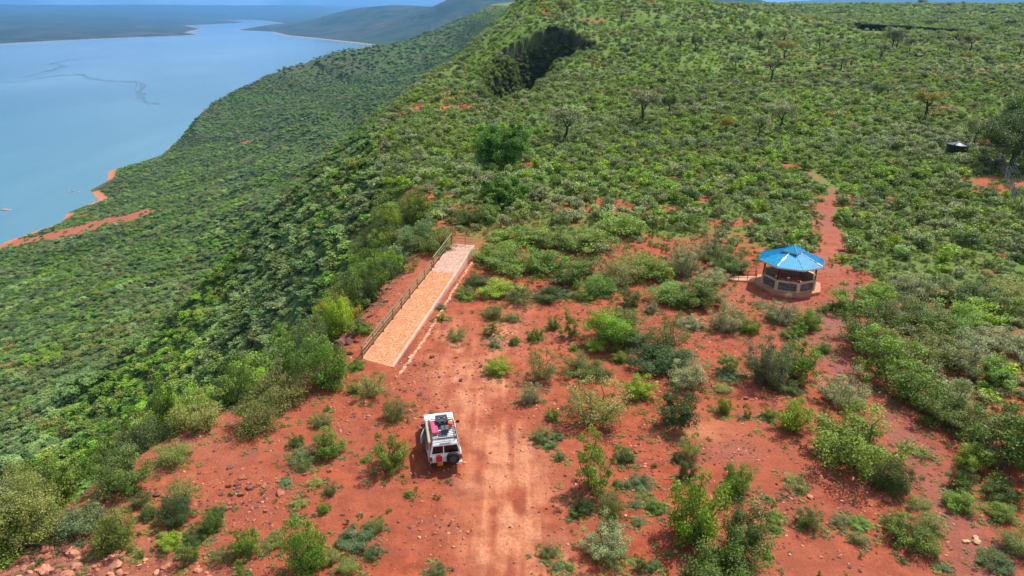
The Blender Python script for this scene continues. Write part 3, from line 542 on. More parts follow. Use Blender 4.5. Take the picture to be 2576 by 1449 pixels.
# first pass: what each one looks like; second pass: rank look-alikes by size
desc = []
for j, (x, y, w, h, k) in enumerate(SHRUB_JOBS):
    sz = 'tiny' if w < .8 else 'small' if w < 1.5 else 'mid-sized' if w < 2.6 else 'big'
    shp = 'upright' if h > 1.05 * w else 'spreading' if h < .55 * w else 'rounded'
    desc.append('%s %s %s shrub %s' % (sz, shp, KIND_WORD[k], near_words(x, y)))
from collections import defaultdict
byd = defaultdict(list)
for j, d_ in enumerate(desc): byd[d_].append(j)
lab = [None] * len(desc)
for d_, js in byd.items():
    if len(js) == 1: lab[js[0]] = d_; continue
    js = sorted(js, key=lambda j: SHRUB_JOBS[j][0])
    for r_, j in enumerate(js):
        lab[j] = ('leftmost ' if r_ == 0 else 'rightmost ' if r_ == len(js) - 1 else (ORD[r_] + 'from left ').replace('  ', ' ')) + d_.replace('mid-sized', 'medium')
for j, (x, y, w, h, k) in enumerate(SHRUB_JOBS):
    o = place_shrub(x, y, w, h, k, j * 7 + 3, lab[j], 'shrubs on and around the red plateau', gs.random() * 6.28, w > 1.0)
    o.rotation_euler[0] = gs.normal() * .05; o.rotation_euler[1] = gs.normal() * .05
# ------------------------------------------------------------------ plants and stones past counting
def scatter(name, pts, scl, rot, idx, protos, label, kind='stuff'):
    me = bpy.data.meshes.new(name); n = len(pts)
    me.vertices.add(n); me.vertices.foreach_set('co', np.asarray(pts, np.float32).ravel())
    a = me.attributes.new('scl', 'FLOAT_VECTOR', 'POINT'); a.data.foreach_set('vector', np.asarray(scl, np.float32).ravel())
    a = me.attributes.new('rot', 'FLOAT_VECTOR', 'POINT'); a.data.foreach_set('vector', np.asarray(rot, np.float32).ravel())
    a = me.attributes.new('pick', 'INT', 'POINT'); a.data.foreach_set('value', np.asarray(idx, np.int32))
    ng = bpy.data.node_groups.new(name, 'GeometryNodeTree')
    ng.interface.new_socket('Geometry', in_out='INPUT', socket_type='NodeSocketGeometry')
    ng.interface.new_socket('Geometry', in_out='OUTPUT', socket_type='NodeSocketGeometry')
    gi = ng.nodes.new('NodeGroupInput'); go = ng.nodes.new('NodeGroupOutput')
    g2i = ng.nodes.new('GeometryNodeGeometryToInstance')
    for p in reversed(protos):                       # a multi-input socket lists its links last first
        oi = ng.nodes.new('GeometryNodeObjectInfo'); oi.inputs[0].default_value = p; oi.transform_space = 'ORIGINAL'
        ng.links.new(oi.outputs['Geometry'], g2i.inputs[0])
    iop = ng.nodes.new('GeometryNodeInstanceOnPoints')
    def na(nm, t):
        q = ng.nodes.new('GeometryNodeInputNamedAttribute'); q.data_type = t; q.inputs[0].default_value = nm; return q.outputs[0]
    ng.links.new(gi.outputs[0], iop.inputs['Points']); ng.links.new(g2i.outputs[0], iop.inputs['Instance'])
    iop.inputs['Pick Instance'].default_value = True
    ng.links.new(na('pick', 'INT'), iop.inputs['Instance Index'])
    e2r = ng.nodes.new('FunctionNodeEulerToRotation'); ng.links.new(na('rot', 'FLOAT_VECTOR'), e2r.inputs[0])
    ng.links.new(e2r.outputs[0], iop.inputs['Rotation']); ng.links.new(na('scl', 'FLOAT_VECTOR'), iop.inputs['Scale'])
    ng.links.new(iop.outputs[0], go.inputs[0])
    o = put(bpy.data.objects.new(name, me)); md = o.modifiers.new('scatter', 'NODES'); md.node_group = ng
    o['kind'] = kind; o['label'] = label
    return o
def jitter(x0, x1, y0, y1, s, g):
    X, Y = np.meshgrid(np.arange(x0, x1, s), np.arange(y0, y1, s))
    X = X.ravel() + (g.random(X.size) - .5) * s * 1.9; Y = Y.ravel() + (g.random(Y.size) - .5) * s * 1.9
    return X, Y
def keep_view(X, Y, deg=47):
    a = np.degrees(np.arctan2(X, Y)); return np.abs(a) < deg
# far-off versions of the shrubs: each also stands in the scrub as a bush of its own
def far_shrub(seed, kind, n=9, npl=26, leaf=.30, rad=.46, up=.5, flat=.8):
    g = np.random.default_rng(seed)
    a = g.random(n) * 6.28; q = np.sqrt(g.random(n)) * .68
    cen = np.stack([np.cos(a) * q, np.sin(a) * q, .45 + .75 * g.random(n) * (1 - .5 * q)], 1)
    return leaves_mesh('bush_' + kind, cen, npl, rad * (.6 + .6 * g.random(n)), leaf, LM[kind], g, up=up, flat=flat, wid=.62)
plat_kinds = ['P', 'P', 'P', 'G', 'S', 'O', 'L', 'D']
farp = []
for j, k in enumerate(plat_kinds): farp.append(far_shrub(200 + j, k, 13, 52 if k != 'S' else 60, .17, .42))
wood = [far_shrub(230 + j, 'W', 15, 50, .24, .44, .95, .7) for j in range(5)] + [far_shrub(240, 'G', 12, 30, .24, .42), far_shrub(241, 'D', 12, 30, .24, .42), far_shrub(242, 'O', 12, 30, .22, .42)]
WN = {'P': 'mixed green', 'G': 'leafy green', 'S': 'silvery', 'O': 'olive', 'L': 'lime green', 'D': 'dark', 'W': 'woodland green'}
proto_o = []
spots = [(12, 84), (17, 87), (22, 83), (3, 88), (9, 92), (27, 86), (45, 84), (1, 96)]
for j, (k, me_) in enumerate(zip(plat_kinds, farp)):
    x, y = spots[j]; o = put(bpy.data.objects.new('bush', me_)); o.location = (x, y, ground_at(x, y)); o.scale = (1.1, 1.1, 1.0)
    o['label'] = '%s bush in the dense scrub, %s' % (WN[k], ['midway between walkway and pavilion tops', 'behind the bushes left of the pavilion', 'just left of the footpath bend', 'beyond the walkway end', 'beyond the walkway end and right of it', 'close left of the upper footpath', 'right of the upper footpath', 'behind the drooping bright tree'][j]); o['category'] = 'bush'; o['group'] = 'bushes of the dense scrub'; proto_o.append(o)
wood_o = []
for j, me_ in enumerate(wood):
    x, y = -34 - 3.2 * j, 60 + 7.5 * j; o = put(bpy.data.objects.new('bush', me_)); o.location = (x, y, ground_at(x, y) - .1); o.scale = (1.9, 1.9, 1.8)
    o['label'] = (ORD[j] + 'nearest ').replace('  ', ' ') + 'low tree in a line down the steep slope below the cliff edge'; o['category'] = 'tree'; o['group'] = 'low trees on the slope under the plateau'; wood_o.append(o)
def clear_mask(X, Y, r_extra=0.0):
    m = np.ones(X.shape, bool)
    dP = seg_dist(X, Y, PATHR)[0]; m &= dP > np.where(Y < 60, 2.3, 1.0 + 1.3 * fbm(X / 4, Y / 4, 299, 2)) + r_extra
    m &= np.hypot(X - GAZP[0], Y - GAZP[1]) > 5.2 + r_extra
    dw = seg_dist(X, Y, [(-10.4, 46.3), (-5.55, 75)])[0]; m &= dw > 3.0 + r_extra * .5
    m &= np.hypot(X - 80.2, Y - 123.5) > 2.6
    for x, y, h, w, k in TREES[:12]: m &= np.hypot(X - x, Y - y) > 1.0
    return m
g = np.random.default_rng(17)
allp = []; alls = []; alli = []
for (y0, y1, s, sz) in ((31, 150, 1.45, 1.0), (150, 330, 1.95, 1.12), (330, 700, 2.9, 1.6), (700, 1500, 6.2, 2.8)):
    X, Y = jitter(-60, y1 * 1.15, y0, y1, s, g)
    m = keep_view(X, Y) if y0 > 100 else (np.abs(np.degrees(np.arctan2(X, Y))) < 50); X, Y = X[m], Y[m]
    dE, sE, _ = seg_dist(X, Y, EDGE); sdE = np.where(sE > 0, dE, -dE)
    if y0 < 60:
        line = 67 - 3 * sstep(0, 8, X) + 2 * sstep(12, 20, X) - 34 * sstep(27, 33, X)
        m = Y > line + 4 * fbm(X / 6, Y / 6, 301, 2)
    else: m = np.ones(X.shape, bool)
    _, _, br, _ = soil_masks(X, Y)
    nn = fbm(X / 8, Y / 8, 311, 3)
    dens = np.where((Y < 80) & (X > 25), .95 + nn, np.where(Y < 80, .62 + nn, np.where(Y < 110, .85 + nn, 1.0))) - sstep(.45, .8, br) * np.where(Y < 100, .62, .8)
    dens = np.where(gully_in(X, Y) > 0, .55, dens); lawn = sstep(.05, .3, fbm(X / 45, Y / 35, 291, 3)) * sstep(140, 180, Y) * sstep(30, 80, X); dens = dens * (1 - .5 * lawn) * (.78 + .5 * np.clip(fbm(X / 11, Y / 11, 297, 3) + .3, 0, 1))
    m &= (g.random(X.size) < dens) & (sdE < 6) & clear_mask(X, Y)
    X, Y = X[m], Y[m]
    tz = terrain_z(X, Y); q = sz * (.45 + .95 * g.random(X.size) ** 1.8) * (1 - .25 * (Y < 70))
    patch = fbm(X / 22, Y / 22, 321, 3); pr = g.random(X.size)
    pk = np.where(pr < .30, 0, np.where(pr < .46, 1, np.where(pr < .60, 2, np.where(pr < .72, 3, np.where(pr < .82, 4, np.where(pr < .89, 5, np.where(pr < .96, 6, 7)))))))
    pk = np.where((patch > .16) & (g.random(X.size) < .42), 4, np.where((patch < -.10) & (g.random(X.size) < .35), 6, pk))
    ing = gully_in(X, Y) > 0; pk = np.where(ing, np.where(g.random(X.size) < .7, 7, 3), pk)  # mostly dark-leaved kinds, deepening the shade painted in the gully
    allp.append(np.stack([X, Y, tz - .05], 1)); alls.append(np.stack([q, q, q * (.7 + .5 * g.random(X.size))], 1)); alli.append(pk)
X, Y = jitter(-14, 34, 186, 294, .62, g); dg = gully_in(X, Y); m = (dg > 0) & (dg < 9.5) & (g.random(X.size) < .95); X, Y = X[m], Y[m]
q = .55 + .75 * g.random(X.size)
allp.append(np.stack([X, Y, terrain_z(X, Y) - .1], 1)); alls.append(np.stack([q, q, q], 1)); alli.append(np.where(g.random(X.size) < .62, 7, np.where(g.random(X.size) < .6, 3, 5)))
allp = np.concatenate(allp); alls = np.concatenate(alls); alli = np.concatenate(alli)
rot = np.stack([g.normal(size=len(allp)) * .08, g.normal(size=len(allp)) * .08, g.random(len(allp)) * 6.28], 1)
scatter('scrub', allp, alls, rot, alli, proto_o, 'dense mixed green and silvery scrub covering the plateau to the skyline')
nP = len(allp)
# the wooded slope down to the lake
allp = []; alls = []; alli = []
for (r0_, r1_, s, sz) in ((0, 230, 1.9, 1.5), (0, 330, 1.75, 1.55), (330, 800, 2.8, 1.95), (800, 1700, 3.7, 2.2), (1700, 3600, 8.5, 4.2)):
    X, Y = jitter(-min(r1_, 1500), 120 if r1_ < 900 else 500, 8, r1_, s, g)
    rr_ = np.hypot(X, Y); m = (rr_ >= r0_) & (rr_ < r1_) & keep_view(X, Y, 50 if r1_ < 400 else 43) & (X < Y * .2)
    X, Y = X[m], Y[m]
    dE, sE, _ = seg_dist(X, Y, EDGE); m = (sE > 0) & (dE > 3.5) & ((r1_ != 230) | (dE < 105)); X, Y = X[m], Y[m]; dE = dE[m]
    Z = terrain_z(X, Y)
    dB = seg_dist(X, Y, BAREP)[0]; bl = 1 - sstep(11, 21, dB + fbm(X / 26, Y / 26, 151, 5) * 26)
    scr = sstep(.52, .62, fbm(X / 70, Y / 40, 171, 5)) * sstep(60, 90, -X)
    m = (Z > LAKE_Z + 2.0) & ~((X < -560) & (Y > 838) & (Y < 900)) & (g.random(X.size) > .90 * bl) & (g.random(X.size) > .8 * scr)
    m &= g.random(X.size) < .93
    X, Y, Z, dE = X[m], Y[m], Z[m], dE[m]
    near = 1 - .25 * (dE < 25)
    q = sz * near * (.42 + 1.05 * g.random(X.size) ** 2.2) * (1 + .25 * fbm(X / 40, Y / 40, 331, 3))
    q = np.where((Y > 190) & (dE < 70), q * .62, q)
    pr = g.random(X.size); ym = fbm(X / 30, Y / 30, 341, 3)
    pk = (pr * 6.0).astype(int)
    pk = np.where(pr > .87, 6, pk); pk = np.where((pr > .80) & (pr <= .87) | ((ym > .2) & (pr < .3)), 7, np.minimum(pk, 6))
    allp.append(np.stack([X, Y, Z - .3], 1)); alls.append(np.stack([q * 1.12, q * 1.12, q * (.45 + .5 * g.random(X.size))], 1)); alli.append(pk)
allp = np.concatenate(allp); alls = np.concatenate(alls); alli = np.concatenate(alli)
rot = np.stack([g.normal(size=len(allp)) * .1, g.normal(size=len(allp)) * .1, g.random(len(allp)) * 6.28], 1)
scatter('woodland', allp, alls, rot, alli, wood_o, 'unbroken low green woodland on the slope down to the lake')
print('PLANTS', nP, len(allp))
# ------------------------------------------------------------------ mesh helpers for built things
def simple(name, c, rough=.6, spec=.5, metal=0.0, vary=0.0, scale=3.0):
    s = NT(name); P = s.n('ShaderNodeNewGeometry').outputs['Position']
    cc = C4(*c)
    if vary:
        r_ = s.n('ShaderNodeObjectInfo').outputs['Random']
        cc = s.mix(s.rng(s.noise(P, scale, 6, .65), .3, .7), C4(*[v * (1 - vary) for v in c]), C4(*[min(v * (1 + vary), .95) for v in c]))
        cc = s.n('ShaderNodeHueSaturation', {'Value': s.rng(r_, 0, 1, 1 - vary * .7, 1 + vary * .7), 'Color': cc}).outputs[0]
    return s.bsdf(cc, rough, None, **{'Specular IOR Level': spec, 'Metallic': metal})
def bx(bm, lo, hi, M=None):
    v = [bm.verts.new((x, y, z)) for x in (lo[0], hi[0]) for y in (lo[1], hi[1]) for z in (lo[2], hi[2])]
    if M is not None:
        for q in v: q.co = M @ q.co
    for f in ((0, 1, 3, 2), (4, 6, 7, 5), (0, 4, 5, 1), (2, 3, 7, 6), (0, 2, 6, 4), (1, 5, 7, 3)): bm.faces.new([v[i] for i in f])
    return v
def prism(bm, poly, lo, hi, axis='z', fw=None):
    """extrude polygon; fw(pt, s) maps (a, b, extrusion) to xyz"""
    n = len(poly); A = [bm.verts.new(fw(p, lo)) for p in poly]; B = [bm.verts.new(fw(p, hi)) for p in poly]
    for i in range(n): bm.faces.new([A[i], A[(i + 1) % n], B[(i + 1) % n], B[i]])
    bm.faces.new(A[::-1]); bm.faces.new(B)
def tb(bm, pts, r, n=6, closed=False):
    pts = [Vector(p) for p in pts]; m = len(pts); rings = []
    for i, p in enumerate(pts):
        a = (pts[(i + 1) % m] - pts[i - 1]) if closed else (pts[min(i + 1, m - 1)] - pts[max(i - 1, 0)])
        a.normalize(); up = Vector((0, 0, 1)) if abs(a.z) < .95 else Vector((1, 0, 0))
        u = a.cross(up).normalized(); w = u.cross(a)
        rings.append([bm.verts.new(p + u * math.cos(2 * math.pi * k / n) * r + w * math.sin(2 * math.pi * k / n) * r) for k in range(n)])
    for i in range(m if closed else m - 1):
        X, Y = rings[i], rings[(i + 1) % m]
        for k in range(n): bm.faces.new([X[k], X[(k + 1) % n], Y[(k + 1) % n], Y[k]])
    if not closed: bm.faces.new(rings[0][::-1]); bm.faces.new(rings[-1])
def lathe(bm, prof, n=24, M=None, cap=True):
    rings = [[bm.verts.new((r * math.cos(2 * math.pi * k / n), r * math.sin(2 * math.pi * k / n), z)) for k in range(n)] for r, z in prof]
    if M is not None:
        for R_ in rings:
            for v in R_: v.co = M @ v.co
    for a, b in zip(rings[:-1], rings[1:]):
        for k in range(n): bm.faces.new([a[k], a[(k + 1) % n], b[(k + 1) % n], b[k]])
    if cap: bm.faces.new(rings[0][::-1]); bm.faces.new(rings[-1])
def fin(name, bm, mat, parent=None, bevel=0.0, seg=2, smooth=False, label=None):
    bmesh.ops.recalc_face_normals(bm, faces=bm.faces)
    if bevel: bmesh.ops.bevel(bm, geom=[e for e in bm.edges if e.is_manifold and e.calc_face_angle(0) > .5], offset=bevel, segments=seg, affect='EDGES', clamp_overlap=True)
    me = bpy.data.meshes.new(name); bm.to_mesh(me); bm.free(); me.materials.append(mat)
    if smooth: me.polygons.foreach_set('use_smooth', np.ones(len(me.polygons), bool))
    o = put(bpy.data.objects.new(name, me), parent)
    if label: o['label'] = label
    return o
def stone_mesh(name, g, sx, sy, sz, mat, flat=False, sub=1):
    bm = bmesh.new(); bmesh.ops.create_icosphere(bm, subdivisions=sub, radius=1.0)
    for v in bm.verts:
        k = .72 + .5 * g.random()
        v.co = Vector((v.co.x * sx * k, v.co.y * sy * k, max(-.4, min(.62, v.co.z)) * sz * (.9 + .3 * g.random())))
    me = bpy.data.meshes.new(name); bm.to_mesh(me); bm.free(); me.materials.append(mat); return me

# ------------------------------------------------------------------ the raised stone walkway with its railing
gw = np.random.default_rng(31)
WA, WB, WC, WD = Vector((-11.78, 47.25, 0)), Vector((-9.03, 45.80, 0)), Vector((-4.16, 72.4, 0)), Vector((-6.88, 73.1, 0))
def wz(t): return np.interp(t, [0, .70, 1], [.06, .46, .80])
def wp(t, s, dz=0.0):
    a = WA.lerp(WD, t); b = WB.lerp(WC, t); p = a.lerp(b, s); return Vector((p.x, p.y, float(wz(t)) + dz))
deck_lo = simple('walkway_dusty_mortar', (.60, .265, .13), .9, .2, vary=.22, scale=1.3)
deck_up = simple('walkway_pale_mortar', (.54, .33, .25), .9, .2, vary=.18, scale=1.3)
wall_m = simple('walkway_plaster', (.52, .34, .26), .85, .2, vary=.16, scale=1.1)
st_lo = simple('walkway_stone_dusty', (.52, .215, .11), .9, .2, vary=.18, scale=5)
st_up = simple('walkway_stone_pale', (.49, .30, .23), .9, .2, vary=.18, scale=5)
walk = thing('stone_walkway', 'long raised stone paved walkway, orange with dust, with pale side wall beside the cliff edge', 'walkway')
for (t0, t1, m, nm) in ((0, .70, deck_lo, 'lower_deck'), (.70, 1.0, deck_up, 'upper_deck')):
    bm = bmesh.new(); N = 10
    rows = []
    for i in range(N + 1):
        t = t0 + (t1 - t0) * i / N
        rows.append([bm.verts.new(wp(t, 0, -2.2 - wz(t))), bm.verts.new(wp(t, 0)), bm.verts.new(wp(t, .93)), bm.verts.new(wp(t, .93, -.6 - wz(t)))])
    for a, b in zip(rows[:-1], rows[1:]):
        for k in range(3): bm.faces.new([a[k], a[k + 1], b[k + 1], b[k]])
    bm.faces.new(rows[0]); bm.faces.new(rows[-1][::-1]); fin(nm, bm, m, walk)
bm = bmesh.new(); rows = []
for i in range(25):
    t = i / 24; e = .05
    q0, q1, q2, q3 = wp(t, .932, -.7 - wz(t)), wp(t, .932, e), wp(t, 1.0, e), wp(t, 1.015, -.7 - wz(t))
    rows.append([bm.verts.new(q) for q in (q0, q1, q2, q3)])
for a, b in zip(rows[:-1], rows[1:]):
    for k in range(4): bm.faces.new([a[k], a[(k + 1) % 4], b[(k + 1) % 4], b[k]])
bm.faces.new(rows[0]); bm.faces.new(rows[-1][::-1]); fin('side_wall', bm, wall_m, walk)
# paving stones: nearest 300 single, the rest joined
shapes = {0: [], 1: []}
for k in range(10):
    for z_, m in ((0, st_lo), (1, st_up)):
        bm = bmesh.new(); nv = 6 + k % 3; ph = gw.random() * 6
        pr = [(math.cos(2 * math.pi * i / nv + ph) * (.7 + .5 * gw.random()), math.sin(2 * math.pi * i / nv + ph) * (.7 + .5 * gw.random())) for i in range(nv)]
        top = [bm.verts.new((a * .9, b * .9, 1)) for a, b in pr]; bot = [bm.verts.new((a, b, -1)) for a, b in pr]
        bm.faces.new(top)
        for i in range(nv): bm.faces.new([bot[i], bot[(i + 1) % nv], top[(i + 1) % nv], top[i]])
        bmesh.ops.recalc_face_normals(bm, faces=bm.faces)
        me_ = bpy.data.meshes.new('paving_stone'); bm.to_mesh(me_); bm.free(); me_.materials.append(m); shapes[z_].append(me_)
spots_ = []
for i in range(98):
    for j in range(9):
        if gw.random() < .12: continue
        t = (i + .5 + (gw.random() - .5) * .5 + (j % 2) * .4) / 98.6; s_ = .06 + .84 * (j + .5 + (gw.random() - .5) * .5) / 9
        spots_.append((t, s_, .085 + .055 * gw.random(), .012 + .012 * gw.random(), gw.random() * 6.28, int(gw.random() * 10)))
rest = {0: ([], []), 1: ([], [])}
for q, (t, s_, r_, h_, a_, k) in enumerate(spots_):
    p = wp(t, s_); z_ = int(t > .70); me_ = shapes[z_][k]
    M = Matrix.Translation(p) @ Matrix.Rotation(a_, 4, 'Z') @ Matrix.Diagonal((r_, r_ * .8, h_, 1))
    if q < 300:
        o = put(bpy.data.objects.new('paving_stone', me_), walk); o.matrix_local = M
    else:
        V, F_ = rest[z_]; b0 = len(V); V += [tuple(M @ v.co) for v in me_.vertices]; F_ += [tuple(b0 + i for i in f.vertices) for f in me_.polygons]
for z_ in (0, 1):
    o = part('paving_stones', pymesh('paving_stones', rest[z_][0], rest[z_][1], (st_lo, st_up)[z_]), walk); o['kind'] = 'stuff'
rail_m = simple('railing_olive_paint', (.20, .175, .085), .55, .4, vary=.25)
rl = thing('railing', 'olive brown metal railing with three rails along the cliff side of the walkway', 'railing', tuple(WA))
def rp(t, h, s=.03): q = wp(t, s, h); return (q.x - WA.x, q.y - WA.y, q.z)
ts = [0.004 + .70 * i / 8 for i in range(9)] + [.735, .815, .90, .992]
for i, t in enumerate(ts):
    bm = bmesh.new(); p = Vector(rp(t, 0)); hh = 1.06 if t < .71 else 1.16
    bx(bm, (p.x - .05, p.y - .05, p.z - .25), (p.x + .05, p.y + .05, p.z + hh)); fin('post', bm, rail_m, rl)
for (a, b, hs) in ((.0, .708, (1.06, .72, .40)), (.728, .996, (1.16, .80, .45))):
    for k, h in enumerate(hs):
        bm = bmesh.new(); tb(bm, [rp(t, h) for t in np.linspace(a, b, 6)], .062 if k == 0 else .038, 6); fin('top_rail' if k == 0 else 'lower_rail', bm, rail_m, rl)
for s_ in (.06, .62):
    bm = bmesh.new(); p = Vector(rp(.994, 0, s_)); bx(bm, (p.x - .03, p.y - .03, p.z - .1), (p.x + .03, p.y + .03, p.z + 1.1)); fin('post', bm, rail_m, rl)
for k, h in enumerate((1.1, .75, .42)):
    bm = bmesh.new(); tb(bm, [rp(.994, h, .03), rp(.994, h, .97)], .03 if k == 0 else .02, 6); fin('top_rail' if k == 0 else 'lower_rail', bm, rail_m, rl)
# rubble kerb right of the walkway
kerb_m = simple('kerb_rubble', (.56, .27, .16), .9, .2, vary=.30, scale=4)
kb = thing('stone_kerb', 'low line of pale rubble stones running along the right side of the walkway', 'kerb')
km_ = [stone_mesh('kerb_stone', gw, 1, 1, 1, kerb_m) for _ in range(6)]
KP = [(-8.35, 45.0), (-7.0, 51.8), (-5.55, 61.9), (-3.65, 72.3)]
for k in range(96):
    t = k / 95 * 3; i = min(int(t), 2); f_ = t - i
    x = KP[i][0] + (KP[i + 1][0] - KP[i][0]) * f_ + gw.normal() * .04; y = KP[i][1] + (KP[i + 1][1] - KP[i][1]) * f_
    o = put(bpy.data.objects.new('kerb_stone', km_[k % 6]), kb); o.location = (x, y, ground_at(x, y) + .02)
    o.scale = (.13 + .05 * gw.random(), .20 + .07 * gw.random(), .10 + .05 * gw.random()); o.rotation_euler = (0, 0, -.14 + gw.normal() * .3)

# ------------------------------------------------------------------ the eight-sided pavilion
PC = Vector((27.25, 62.55, 0)); PC.z = ground_at(PC.x, PC.y) - .02; view = math.atan2(PC.x, PC.y)
pav = thing('pavilion', 'small eight-sided pavilion with bright blue ribbed metal roof and low stone wall', 'pavilion', tuple(PC), -view)
cream = simple('cream_paint', (.66, .47, .26), .7, .3, vary=.08); terra = simple('terracotta_floor', (.48, .20, .125), .8, .3, vary=.15)
bluem = NT('blue_roof_paint'); P_ = bluem.n('ShaderNodeNewGeometry').outputs['Position']
bluem = bluem.bsdf(bluem.mix(bluem.rng(bluem.noise(P_, 2.5, 5, .6), .35, .7), C4(.003, .26, .48), C4(.008, .35, .60)), .5, None, **{'Specular IOR Level': .3})
fasc = simple('fascia_pale', (.62, .55, .55), .6, .3, vary=.06); postm = simple('post_brown', (.045, .022, .015), .6, .3)
capw = simple('sealant_white', (.80, .80, .80), .6, .3); block_m = simple('grey_walling_stone', (.155, .125, .12), .85, .25, vary=.45, scale=9); mort = simple('walling_mortar', (.33, .27, .235), .9, .2)
def oc(R_, k, z): a = math.radians(-90 + 22.5 + 45 * k); return Vector((R_ * math.cos(a), R_ * math.sin(a), z))   # face k between corner k-1 and k; face 0 looks at the camera
CR = 1 / math.cos(math.radians(22.5))
def octa(R_, z0, z1, nm, m, par=pav, bev=.0, R2=None):
    bm = bmesh.new(); A = [bm.verts.new(oc(R_ * CR, k, z0)) for k in range(8)]; B = [bm.verts.new(oc((R2 or R_) * CR, k, z1)) for k in range(8)]
    for k in range(8): bm.faces.new([A[k], A[(k + 1) % 8], B[(k + 1) % 8], B[k]])
    bm.faces.new(A[::-1]); bm.faces.new(B); return fin(nm, bm, m, par, bev)
octa(2.98, -.4, .30, 'plinth', terra, bev=.02)
WAP = 2.38; PZ = .30
ENTR = 6                                        # face open towards the ramp (left)
bk = np.random.default_rng(41)
bmesh_bank = []
for k in range(5):
    bm = bmesh.new(); bx(bm, (-.5, -.5, -.5), (.5, .5, .5))
    for v in bm.verts: v.co += Vector((bk.normal() * .05, 0, bk.normal() * .06)); v.co.y *= .8 + .4 * bk.random()
    bmesh.ops.recalc_face_normals(bm, faces=bm.faces); m_ = bpy.data.meshes.new('stone_block'); bm.to_mesh(m_); bm.free(); m_.materials.append(block_m); bmesh_bank.append(m_)
for k in range(8):
    a, b = oc(WAP * CR, k - 1, PZ), oc(WAP * CR, k, PZ); u = (b - a).normalized(); L = (b - a).length; n = Vector((u.y, -u.x, 0)); n = n if n.dot(a + b) > 0 else -n
    M = Matrix((( u.x, n.x, 0, a.x), (u.y, n.y, 0, a.y), (0, 0, 1, a.z), (0, 0, 0, 1)))
    # corner pier and roof post
    bm = bmesh.new(); c = Vector((b.x, b.y, 0)); ang = math.atan2(b.y, b.x); Mc = Matrix.Translation((b.x * .985, b.y * .985, PZ)) @ Matrix.Rotation(ang, 4, 'Z')
    bx(bm, (-.11, -.15, 0), (.10, .15, 1.02), Mc); fin('pier', bm, cream, pav, .012)
    bm = bmesh.new(); bx(bm, (-.04, -.04, 1.02), (.04, .04, 2.66), Mc); fin('roof_post', bm, postm, pav)
    if k == ENTR: continue
    bm = bmesh.new(); bx(bm, (.14, -.16, 0), (L - .14, -.035, .88), M); fin('wall', bm, mort, pav)
    bm = bmesh.new(); bx(bm, (.10, -.20, .885), (L - .10, .05, .985), M); fin('coping', bm, cream, pav, .01)
    bm = bmesh.new(); bx(bm, (.10, -.18, -.0), (L - .10, .02, .07), M); fin('wall_foot', bm, cream, pav)
    bm = bmesh.new(); bx(bm, (.12, -.215, .07), (L - .12, -.163, .88), M); fin('inner_plaster_shaded', bm, simple('inner_plaster_shaded', (.30, .21, .13), .8), pav)  # cream plaster toned down, the interior's shade put into its colour
    rows_ = 5; ch = .80 / rows_
    for r_ in range(rows_):
        xx = .16 + .02 * bk.random()
        while xx < L - .24:
            w_ = min(.22 + .26 * bk.random(), L - .16 - xx)
            if w_ < .10: break
            o = put(bpy.data.objects.new('stone_block', bmesh_bank[int(bk.random() * 5)]), pav)
            o.matrix_local = M @ Matrix.Translation((xx + w_ / 2, -.02, .08 + ch * (r_ + .5))) @ Matrix.Diagonal((w_ - .022, .05, ch - .024, 1)); xx += w_
